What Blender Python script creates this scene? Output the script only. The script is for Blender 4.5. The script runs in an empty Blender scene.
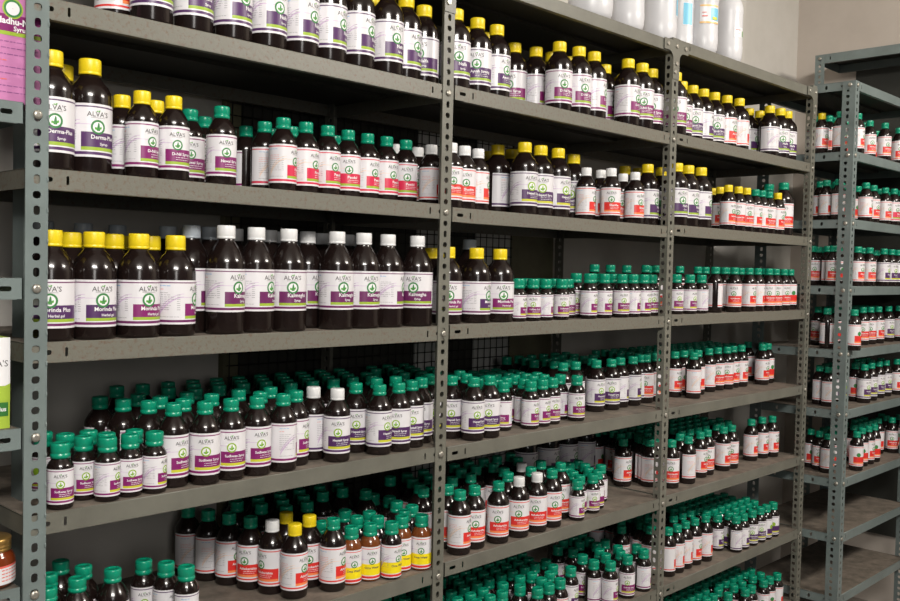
import bpy, bmesh, math, random
from mathutils import Vector, Matrix
C = bpy.context.scene.collection
PI = math.pi; R = math.radians
CAMH = 1.40            # camera height; all shelf heights below are relative to it
# ------------------------------------------------------------------ helpers
MATS = {}
def mat(name, col, rough=.5, metal=0, noise=None, bump=0, spec=.5, scale=30, coat=0, coord='Object'):
    if name in MATS: return MATS[name]
    m = bpy.data.materials.new(name); m.use_nodes = True
    nt = m.node_tree; b = nt.nodes['Principled BSDF']
    b.inputs['Base Color'].default_value = (*col, 1); b.inputs['Roughness'].default_value = rough
    b.inputs['Metallic'].default_value = metal; b.inputs['Specular IOR Level'].default_value = spec
    b.inputs['Coat Weight'].default_value = coat
    if noise or bump:
        tc = nt.nodes.new('ShaderNodeTexCoord'); n = nt.nodes.new('ShaderNodeTexNoise')
        n.inputs['Scale'].default_value = scale; n.inputs['Detail'].default_value = 6; n.inputs['Roughness'].default_value = .65
        nt.links.new(tc.outputs[coord], n.inputs['Vector'])
        if noise:
            cr = nt.nodes.new('ShaderNodeValToRGB')
            cr.color_ramp.elements[0].position = noise[2] if len(noise) > 2 else .35
            cr.color_ramp.elements[1].position = noise[3] if len(noise) > 3 else .7
            cr.color_ramp.elements[0].color = (*noise[0], 1); cr.color_ramp.elements[1].color = (*noise[1], 1)
            nt.links.new(n.outputs['Fac'], cr.inputs['Fac']); nt.links.new(cr.outputs['Color'], b.inputs['Base Color'])
        if bump:
            bp = nt.nodes.new('ShaderNodeBump'); bp.inputs['Strength'].default_value = bump; bp.inputs['Distance'].default_value = .002
            nt.links.new(n.outputs['Fac'], bp.inputs['Height']); nt.links.new(bp.outputs['Normal'], b.inputs['Normal'])
    MATS[name] = m; return m
def mesh(name, bm, mats, smooth=False):
    me = bpy.data.meshes.new(name); bm.to_mesh(me); bm.free()
    for m in (mats if isinstance(mats, (list, tuple)) else [mats]): me.materials.append(m)
    if smooth:
        for p in me.polygons: p.use_smooth = True
    return me
def put(name, me, parent=None, loc=(0, 0, 0), rz=0):
    o = bpy.data.objects.new(name, me); C.objects.link(o); o.parent = parent
    o.location = loc; o.rotation_euler = (0, 0, rz); return o
def obj(name, bm, mats, parent=None, smooth=False, loc=(0, 0, 0)):
    return put(name, mesh(name, bm, mats, smooth), parent, loc)
def tag(o, label, cat, group=None):
    o['label'] = label; o['category'] = cat
    if group: o['group'] = group
    return o
def thing(name, label, cat, loc=(0, 0, 0), rz=0, group=None):
    return tag(put(name, None, None, loc, rz), label, cat, group)
def box(bm, x0, x1, y0, y1, z0, z1, mi=0):
    v = [bm.verts.new(p) for p in ((x0,y0,z0),(x1,y0,z0),(x1,y1,z0),(x0,y1,z0),(x0,y0,z1),(x1,y0,z1),(x1,y1,z1),(x0,y1,z1))]
    for f in ((0,3,2,1),(4,5,6,7),(0,1,5,4),(1,2,6,5),(2,3,7,6),(3,0,4,7)):
        q = bm.faces.new([v[i] for i in f]); q.material_index = mi
def ring_lathe(bm, prof, seg=32, cap0=True, cap1=True, mi=0, x=0, y=0, z=0, rz=0, wob=None):
    rings = []
    for k, (r, h) in enumerate(prof):
        rings.append([bm.verts.new((x + r*(1+(wob(k, i) if wob else 0))*math.cos(rz+2*PI*i/seg), y + r*(1+(wob(k, i) if wob else 0))*math.sin(rz+2*PI*i/seg), z + h)) for i in range(seg)])
    for a, b in zip(rings, rings[1:]):
        for i in range(seg):
            f = bm.faces.new((a[i], a[(i+1) % seg], b[(i+1) % seg], b[i])); f.material_index = mi; f.smooth = True
    if cap0: f = bm.faces.new(list(reversed(rings[0]))); f.material_index = mi
    if cap1: f = bm.faces.new(rings[-1]); f.material_index = mi
def tube(bm, pts, r, seg=8, mi=0):
    pts = [Vector(p) for p in pts]; rings = []
    for i, p in enumerate(pts):
        d = (pts[min(i+1, len(pts)-1)] - pts[max(i-1, 0)]).normalized()
        a = d.cross(Vector((0, 0, 1)));
        if a.length < .1: a = d.cross(Vector((1, 0, 0)))
        a.normalize(); b = d.cross(a)
        rings.append([bm.verts.new(p + (a*math.cos(2*PI*k/seg) + b*math.sin(2*PI*k/seg))*r) for k in range(seg)])
    for a, b in zip(rings, rings[1:]):
        for i in range(seg): f = bm.faces.new((a[i], a[(i+1) % seg], b[(i+1) % seg], b[i])); f.material_index = mi; f.smooth = True
    bm.faces.new(rings[0]); bm.faces.new(list(reversed(rings[-1])))
def plate(bm, O, U, V, N, u0, u1, segs, t, mi=0):
    """sheet of thickness t (towards N) spanned by U (width u0..u1) and V; segs = [(v0, v1, hole)], hole = (cu, cv, half u, half v)"""
    O, U, V, N = Vector(O), Vector(U), Vector(V), Vector(N)
    P = lambda u, v, w: bm.verts.new(O + U*u + V*v + N*w)
    for v0, v1, hole in segs:
        if not hole:
            a = [P(u, v, w) for w in (0, t) for u, v in ((u0, v0), (u1, v0), (u1, v1), (u0, v1))]
            for f in ((0,1,2,3),(4,7,6,5),(0,3,7,4),(1,5,6,2)): bm.faces.new([a[i] for i in f]).material_index = mi
            bm.faces.new([a[i] for i in (0,4,5,1)]).material_index = mi; bm.faces.new([a[i] for i in (3,2,6,7)]).material_index = mi
            continue
        cu, cv, hu, hv = hole; k = min(hu, hv)*.75; hp = []
        for sx, sy, a0 in ((1,1,0),(-1,1,90),(-1,-1,180),(1,-1,270)):
            for j in range(3):
                a = R(a0 + 45*j); hp.append((cu + sx*(hu-k) + k*math.cos(a), cv + sy*(hv-k) + k*math.sin(a)))
        um, vm = cu, cv
        out = [(u1, vm), (u1, v1), (um, v1), (um, v1), (u0, v1), (u0, vm), (u0, vm), (u0, v0), (um, v0), (um, v0), (u1, v0), (u1, vm)]
        A = [[P(u, v, w) for u, v in hp] for w in (0, t)]; B = [[P(u, v, w) for u, v in out] for w in (0, t)]
        n = 12
        for i in range(n):
            j = (i+1) % n
            for w in (0, 1):
                if (Vector(out[i]) - Vector(out[j])).length < 1e-7: f = [A[w][i], A[w][j], B[w][j]]
                else: f = [A[w][i], A[w][j], B[w][j], B[w][i]]
                bm.faces.new(f if w else list(reversed(f))).material_index = mi
            bm.faces.new((A[0][i], A[1][i], A[1][j], A[0][j])).material_index = mi
            if (Vector(out[i]) - Vector(out[j])).length > 1e-7 and abs(out[i][0]-out[j][0]) < 1e-7:
                bm.faces.new((B[0][i], B[0][j], B[1][j], B[1][i])).material_index = mi
# ------------------------------------------------------------------ materials
M_olive = mat('grey_olive_paint', (.14,.14,.115), .4, noise=((.118,.116,.096),(.165,.162,.134)), scale=9, bump=.15)
M_rust = mat('speckled_lip_paint', (.16,.155,.125), .42, noise=((.13,.09,.065),(.148,.144,.118),.34,.48), scale=140, bump=.2)
M_blue = mat('blue_grey_paint', (.16,.2,.2), .36, noise=((.135,.165,.16),(.18,.22,.215)), scale=8, bump=.15)
M_dust = mat('dusty_shelf_top', (.2,.16,.12), .75, noise=((.10,.085,.067),(.21,.172,.138)), scale=26, bump=.35)
M_shade = mat('shade_black', (.028,.029,.024), .6)  # near-black colour carries the shade under the decks
M_bolt = mat('zinc_bolt', (.42,.4,.35), .35, .7)
M_plastic = mat('brown_bottle_plastic', (.011,.0065,.0058), .17, spec=.6)
M_amber = mat('amber_bottle_plastic', (.16,.045,.012), .15, spec=.6)
M_cap = {'g': mat('green_cap', (.004,.26,.15), .28), 'y': mat('yellow_cap', (.80,.60,.012), .38), 'w': mat('white_cap', (.74,.74,.74), .4),
         'x': mat('grey_cap', (.36,.40,.44), .45), 'd': mat('green_cap', (.004,.26,.15), .28)}
M_paper = mat('label_paper', (.71,.695,.72), .34)
M_ink = mat('grey_print', (.23,.22,.24), .5); M_logo = mat('logo_grey', (.10,.095,.095), .5); M_blueink = mat('blue_print', (.12,.38,.68), .5)
M_redink = mat('red_print', (.7,.13,.1), .5); M_swoosh = mat('pale_purple_swoosh', (.58,.44,.62), .5); M_swooshr = mat('pale_orange_swoosh', (.78,.6,.5), .5)
M_green = mat('emblem_green', (.035,.2,.05), .5); M_lime = mat('stripe_lime', (.30,.43,.03), .5); M_leaf = mat('leaf_green', (.10,.36,.05), .5)
M_olime = mat('stripe_yellow_green', (.55,.55,.03), .5); M_white = mat('label_white', (.80,.79,.80), .4)
M_purple = mat('label_purple', (.075,.022,.105), .4); M_magenta = mat('label_magenta', (.21,.012,.125), .4); M_plum = mat('label_plum', (.14,.018,.10), .4)
M_crimson = mat('label_crimson', (.62,.02,.07), .4); M_red = mat('label_red', (.68,.03,.025), .4); M_orange = mat('stripe_orange', (.85,.24,.08), .4)
M_yell = mat('label_yellow', (.85,.68,.01), .4)
LM = [M_paper, None, None, None, M_white, M_ink, M_logo, M_blueink, M_redink, M_green, M_leaf, M_swoosh, M_lime]
# product: (band, box, stripe, text, sub text, text colour, emblem ring, swoosh)
PROD = {'NA': (M_purple, M_purple, M_lime, 'Nalfa', 'Syrup'), 'AY': (M_purple, M_purple, M_lime, 'Ayush Strong', ''), 'DE': (M_purple, M_purple, M_lime, 'Derma-Plus', 'Syrup'),
 'MO': (M_plum, M_purple, M_lime, 'Morinda Plus', 'Herbal gel'), 'MM': (M_plum, M_magenta, M_lime, 'Morinda Plus', 'Herbal gel'), 'KA': (M_plum, M_plum, M_lime, 'Kalmegha', 'Syrup'),
 'HE': (M_purple, M_purple, M_olime, 'Hepasil Syrup', ''), 'DN': (M_magenta, M_magenta, M_lime, 'D-Nil Syrup', ''), 'NW': (M_magenta, M_magenta, M_lime, 'Nawal Syrup', ''),
 'PE': (M_crimson, M_crimson, M_lime, 'Peedol', ''), 'WR': (M_red, M_red, M_orange, 'Shankha', ''), 'SU': (M_magenta, M_magenta, M_olime, 'Sudhwas Syrup', ''),
 'RE': (M_red, M_red, M_orange, 'Ashokarishta', ''), 'OM': (M_red, M_yell, M_yell, 'Oma Water', ''), 'DB': (M_magenta, M_magenta, M_olime, 'D-Nil Syrup', ''),
 'SB': (M_magenta, M_magenta, M_olime, 'Sudhwas Syrup', '')}
# size: height, diameter, cap diameter, label bottom / top fraction, profile of (radius fraction, height fraction), cap bottom fraction
SIZE = {
 'N': (.167,.067,.033,.12,.555,[(.86,0),(.96,.008),(1,.03),(1,.61),(.985,.65),(.93,.695),(.82,.745),(.66,.79),(.52,.82),(.44,.85),(.41,.87),(.41,.90)],.865),
 'L': (.180,.067,.034,.145,.60,[(.86,0),(.96,.008),(1,.03),(1,.655),(.985,.69),(.93,.725),(.82,.765),(.66,.80),(.52,.83),(.44,.855),(.41,.875),(.41,.90)],.875),
 'K': (.188,.067,.032,.205,.60,[(.86,0),(.96,.008),(1,.03),(1,.645),(.985,.67),(.93,.70),(.80,.755),(.66,.80),(.54,.835),(.46,.855),(.43,.88),(.43,.91)],.89),
 'M': (.140,.0518,.0275,.125,.635,[(.86,0),(.95,.008),(1,.03),(1,.655),(.98,.69),(.92,.72),(.80,.76),(.66,.80),(.54,.83),(.45,.85),(.43,.87),(.43,.91)],.875),
 'P': (.140,.0475,.0265,.125,.635,[(.86,0),(.95,.008),(1,.03),(1,.655),(.98,.69),(.92,.72),(.80,.76),(.66,.80),(.54,.83),(.45,.85),(.43,.87),(.43,.91)],.875),
 'S': (.100,.039,.0288,.09,.62,[(.84,0),(.95,.012),(1,.04),(1,.63),(.97,.66),(.86,.70),(.70,.74),(.6,.77),(.58,.80),(.58,.84)],.81),
 'T': (.115,.043,.029,.085,.62,[(.84,0),(.95,.012),(1,.04),(1,.64),(.98,.67),(.90,.71),(.76,.755),(.62,.79),(.57,.81),(.57,.86)],.82)}
def text_polys(body, size, bold=0):
    cu = bpy.data.curves.new('lettering', 'FONT'); cu.body = body; cu.size = size; cu.align_x = 'CENTER'; cu.align_y = 'CENTER'
    cu.resolution_u = 2; cu.offset = bold
    o = bpy.data.objects.new('lettering', cu); C.objects.link(o)
    bpy.context.view_layer.update()
    me = bpy.data.meshes.new_from_object(o.evaluated_get(bpy.context.evaluated_depsgraph_get()))
    V = [(v.co.x, v.co.y) for v in me.vertices]; F = [tuple(p.vertices) for p in me.polygons]
    bpy.data.objects.remove(o); bpy.data.curves.remove(cu); bpy.data.meshes.remove(me)
    return V, F
TXT = {}
def text(body, size, bold=0):
    k = (body, size, bold)
    if k not in TXT: TXT[k] = text_polys(body, size, bold)
    return TXT[k]
def label_mesh(s, prod, simple=False):
    h, dia, cd, f0, f1 = SIZE[s][:5]
    if prod == 'OM': f0 = .045
    band, boxm, stripe, t1, t2 = PROD[prod]
    rr = dia/2 + .0003; z0 = h*f0; H = h*(f1-f0); k = dia/.067
    bm = bmesh.new()
    wide = prod == 'OM'
    bx0, bx1 = (-160, 160) if wide else (-43, 80)
    zs = [0, .045, .10, .125, .19, .21, .47, .93, .955, 1]
    if wide: zs = [0, .03, .10, .125, .19, .21, .47, .93, .95, 1]
    if prod in ('RE', 'WR'): zs[1], zs[2] = .045, .085
    def zmat(i, a):
        inb = bx0 < a < bx1
        if i == 1: return 1
        if i == 7: return 1
        if i == 3 and inb: return 3
        if i == 4 and inb: return 2 if prod in ('RE', 'WR', 'OM') else 4 if 0 else 2
        if i == 5 and inb: return 2
        return 0
    angs = [-160 + 5*i for i in range(65)]
    angs = sorted(set(angs + [bx0]))
    if simple: angs = sorted(set([-160 + 16*i for i in range(21)] + [bx0, bx1]))
    def pt(a, z, off=0):
        a = R(a); return ((rr+off)*math.sin(a), -(rr+off)*math.cos(a), z0 + z*H)
    grid = [[bm.verts.new(pt(a, z)) for a in angs] for z in zs]
    for i in range(len(zs)-1):
        for j in range(len(angs)-1):
            f = bm.faces.new((grid[i][j], grid[i][j+1], grid[i+1][j+1], grid[i+1][j]))
            f.material_index = zmat(i, (angs[j]+angs[j+1])/2); f.smooth = True
    D = 180/PI/rr
    def ovl(V, F, mi, off=.0003, du=0, dv=0):   # V in metres: u along the arc, v up from label bottom
        vs = [bm.verts.new(((rr+off)*math.sin((u+du)/rr), -(rr+off)*math.cos((u+du)/rr), z0+v+dv)) for u, v in V]
        for f in F:
            try: q = bm.faces.new([vs[i] for i in f]); q.material_index = mi
            except ValueError: pass
    def disc(r0, r1, cu, cv, mi, off, n=20):
        V = []; F = []
        for i in range(n):
            c_, s_ = math.cos(2*PI*i/n), math.sin(2*PI*i/n); V += [(cu+r0*c_, cv+r0*s_), (cu+r1*c_, cv+r1*s_)]
        for i in range(n): a = 2*i; b = 2*((i+1) % n); F.append((a, a+1, b+1, b))
        ovl(V, F, mi, off)
    er = .0112*k*(1 if s in 'LKN' else .98); ec = .565*H
    if simple:
        disc(.0001, er, 0, ec, 9, .0003, 8)
    else:
        disc(er*.72, er, 0, ec, 9, .0003); disc(.0001, er*.74, 0, ec, 4, .00025)
        ovl([(-.2*er,-.5*er),(.25*er,-.5*er),(.15*er,.5*er),(0,.62*er),(-.12*er,.1*er)], [(0,1,2,3,4)], 9, .0005, 0, ec)
        ovl([(0,-.45*er),(.5*er,-.2*er),(.42*er,.12*er),(.1*er,-.1*er)], [(0,1,2,3)], 10, .0005, 0, ec)
        ovl([(0,-.45*er),(-.5*er,-.3*er),(-.45*er,0),(-.1*er,-.1*er)], [(0,1,2,3)], 10, .0005, 0, ec)
        # brand lettering with a leaf over the middle
        lz = .80*H
        V, F = text("ALVA'S", .0108*k, .00008); ovl(V, F, 6, .0004, 0, lz)
        ovl([(-.0008*k,.0035*k),(.0022*k,.0045*k),(.0034*k,.0065*k),(.0008*k,.0062*k)], [(0,1,2,3)], 10, .0005, 0, lz)
        ovl([(-.0008*k,.0035*k),(-.0026*k,.0047*k),(-.0020*k,.0060*k),(-.0004*k,.0052*k)], [(0,1,2,3)], 10, .0005, 0, lz)
        n = 14; w = .0115*k
        ovl([(-w+2*w*i/n, v) for i in range(n+1) for v in (-.0052*k, -.0048*k)], [(2*i, 2*i+2, 2*i+3, 2*i+1) for i in range(n)], 6, .0004, 0, lz)
        # product name
        long = len(t1) > 9
        sz = (.0100 if not long else .0088 if len(t1) < 13 else .0082)*k
        du = (.0095*k if not wide else 0)
        V, F = text(t1, sz*.98, .00018*k); yb = (.375 if t2 else .36)*H
        ovl(V, F, 6 if wide else 4, .0004, du, yb)
        if t2 and s in 'LKN': V, F = text(t2, .0058*k, .0001); ovl(V, F, 4, .0004, du, .25*H)
        elif not wide:
            for q in range(2):
                x = -.012*k
                while x < .018*k:
                    L_ = (.002+.0022*((q*7+int(x*9e4)) % 3))*k
                    ovl([(x, -.0004),(x+L_, -.0004),(x+L_, .0005*k),(x, .0005*k)], [(0,1,2,3)], 4, .0004, du*.9, (.285-.05*q)*H); x += L_+.0011*k
    # fine print panel left of the box, stamp panel right
    def dash(a0, a1, z, mi, t=.0007, jag=1):
        a = a0
        while a < a1:
            L_ = 5 + (int(a*7+z*911) % 9)*jag; b = min(a+L_, a1)
            u0, u1 = R(a)*rr, R(b)*rr; um = (u0+u1)/2
            ovl([(u0, 0),(um, 0),(u1, 0),(u1, t*k),(um, t*k),(u0, t*k)], [(0,1,4,5),(1,2,3,4)], mi, .0003, 0, z*H); a = b+2.2
    rnd = random.Random(hash_(prod+s))
    if not simple:
        red = prod in ('PE', 'RE', 'WR')
        dash(-122, -84, .865, 7, .0010)
        if not red: dash(-122, -104, .79, 8, .0009)
        for q in range(9):
            z = .71 - q*.048
            dash(-122, -122 + (30 + rnd.randint(0, 28) if not (red and q < 3) else 45), z, 8 if red and q < 3 else 5)
            if q > 0: dash(-66, -57, z, 5)
        dash(-122, -60, .165, 5, .0006)
        for q in range(9): dash(86, 86 + rnd.randint(30, 62), .86-q*.06, 8 if q == 0 else 5, .0008)
        for q in range(3): dash(95, 140, .30-q*.05, 7, .0013, 2)
        for w_, dz in ((.035, 0), (.018, .07)):
            n = 20; V = []
            for i in range(n+1):
                t = i/n; a = -118 + t*72; z = .22 + .40*math.sin(t*PI*.5)**.8 + dz; wd = w_*(1-t*.75)
                V += [(R(a)*rr, (z-wd)*H), (R(a)*rr, (z+wd)*H)]
            ovl(V, [(2*i, 2*i+2, 2*i+3, 2*i+1) for i in range(n)], 11, .00015)
        n = 12
        ovl([(R(-46 + 30*i/n)*rr, v) for i in range(n+1) for v in (.607*H, .618*H)], [(2*i, 2*i+2, 2*i+3, 2*i+1) for i in range(n)], 11, .00015)
    mats = list(LM); mats[1] = band; mats[2] = boxm; mats[3] = stripe
    if prod in ('SU', 'HE', 'DB', 'SB'): mats[9] = M_leaf if False else mat('emblem_lime', (.25,.42,.02), .5)
    if prod in ('PE', 'RE', 'WR'): mats[11] = M_swooshr
    return bm, mats
def hash_(s):
    v = 7
    for ch in s: v = (v*31 + ord(ch)) % 100003
    return v
def body_bm(s, bm=None, seg=40, **kw):
    bm = bm or bmesh.new(); h, dia = SIZE[s][:2]
    ring_lathe(bm, [(r*dia/2, z*h) for r, z in SIZE[s][5]], seg, **kw); return bm
def cap_bm(s, cap, bm=None, seg=40, mi=0, **kw):
    bm = bm or bmesh.new(); h, dia, cd = SIZE[s][:3]; r = cd/2; zb = SIZE[s][6]*h; t = h - zb
    big = s in 'LKN'
    zb -= .012*h if big else .004
    t = h - zb
    if cap in 'gd':      # pilfer-proof cap: tamper ring, groove, knurled skirt, domed edge
        pr = [(.80*r, 0), (1.0*r, 0), (1.02*r, .16*t), (1.0*r, .26*t), (.94*r, .30*t), (.94*r, .35*t), (1.0*r, .40*t), (1.0*r, .84*t), (.97*r, .93*t), (.90*r, .985*t), (.5*r, t), (.48*r, .97*t), (.2*r, .97*t)]
    else:
        pr = [(.80*r, 0), (1.0*r, 0), (1.0*r, .12*t), (.975*r, .15*t), (.975*r, .20*t), (1.0*r, .23*t), (.985*r, .9*t), (.955*r, .97*t), (.90*r, t), (.3*r, t)]
    wob = (lambda k, i: -.014 if (i % 2 and (.3 < pr[k][1]/t < .9)) else 0) if seg > 30 else None
    ring_lathe(bm, [(a, zb+b) for a, b in pr], 60 if seg > 30 else seg, mi=mi, wob=wob, **kw); return bm
PART = {}
def part_mesh(key, fn):
    if key not in PART: PART[key] = fn()
    return PART[key]
PROTO = {}
def bottle(x, y, z, s, cap, prod, deg, label, group):
    kind = (s, cap, prod)
    if kind not in PROTO:
        t = thing('syrup_bottle', label, 'bottle')
        amber = prod == 'OM' and cap == 'g'
        put('bottle_body', part_mesh(('b', s, amber), lambda: mesh('bottle_body', body_bm(s), M_amber if amber else M_plastic)), t)
        put('bottle_cap', part_mesh(('c', s, cap), lambda: mesh('bottle_cap', cap_bm(s, cap), M_cap[cap])), t)
        def lm():
            bm, mats = label_mesh(s, prod); return mesh('paper_label', bm, mats)
        put('paper_label', part_mesh(('l', s, prod), lm), t)
        PROTO[kind] = t
    else:
        src = PROTO[kind]; t = src.copy(); C.objects.link(t)
        for ch in list(src.children):
            c = ch.copy(); C.objects.link(c); c.parent = t
        t['label'] = label
    t['group'] = group; t.location = (x, y, z); t.rotation_euler = (0, 0, R(deg)); return t
# ------------------------------------------------------------------ measured layout (metres; heights relative to the camera)
GEO_H = {(0,1): 0.6364, (0,2): 0.6460, (1,0): 0.3805, (1,1): 0.3846, (1,2): 0.3883, (2,0): 0.1326, (2,1): 0.1281, (2,2): 0.1340, (3,0): -0.1225, (3,1): -0.1209, (3,2): -0.1187, (4,0): -0.3780, (4,1): -0.3822, (5,0): -0.6386, (5,1): -0.6314, (5,2): -0.6298, (6,2): -0.8874, (4,2): -0.3815, (6,0): -0.8890, (6,1): -0.8880, (0,0): 0.6330, (7,0): -1.1420, (7,1): -1.1420, (7,2): -1.1420}
GEO_EZ = [0.6638, 0.4266, 0.1952, -0.0332, -0.2515, -0.4595, -0.6969, -0.8889, -1.1053]
GEO_AZ = [0.2237, -0.0282, -0.2462, -0.4793]
GEO_EY = -0.1313
GEO_FT = 2.328
GEO_FY = 0.290
GEO_JARS = [(1.531, 0.062, 0.115), (1.683, 0.05, 0.088), (1.843, 0.051, 0.095), (2.032, 0.097, 0.083), (2.078, 0.048, 0.085), (2.234, 0.048, 0.083)]
GEO_CAM = (0.80155, 0.03422, 0.02144)
GEO_CAMLOC = (-0.4635, -1.3911, 1.40)
GEO_F = 944.08
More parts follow.
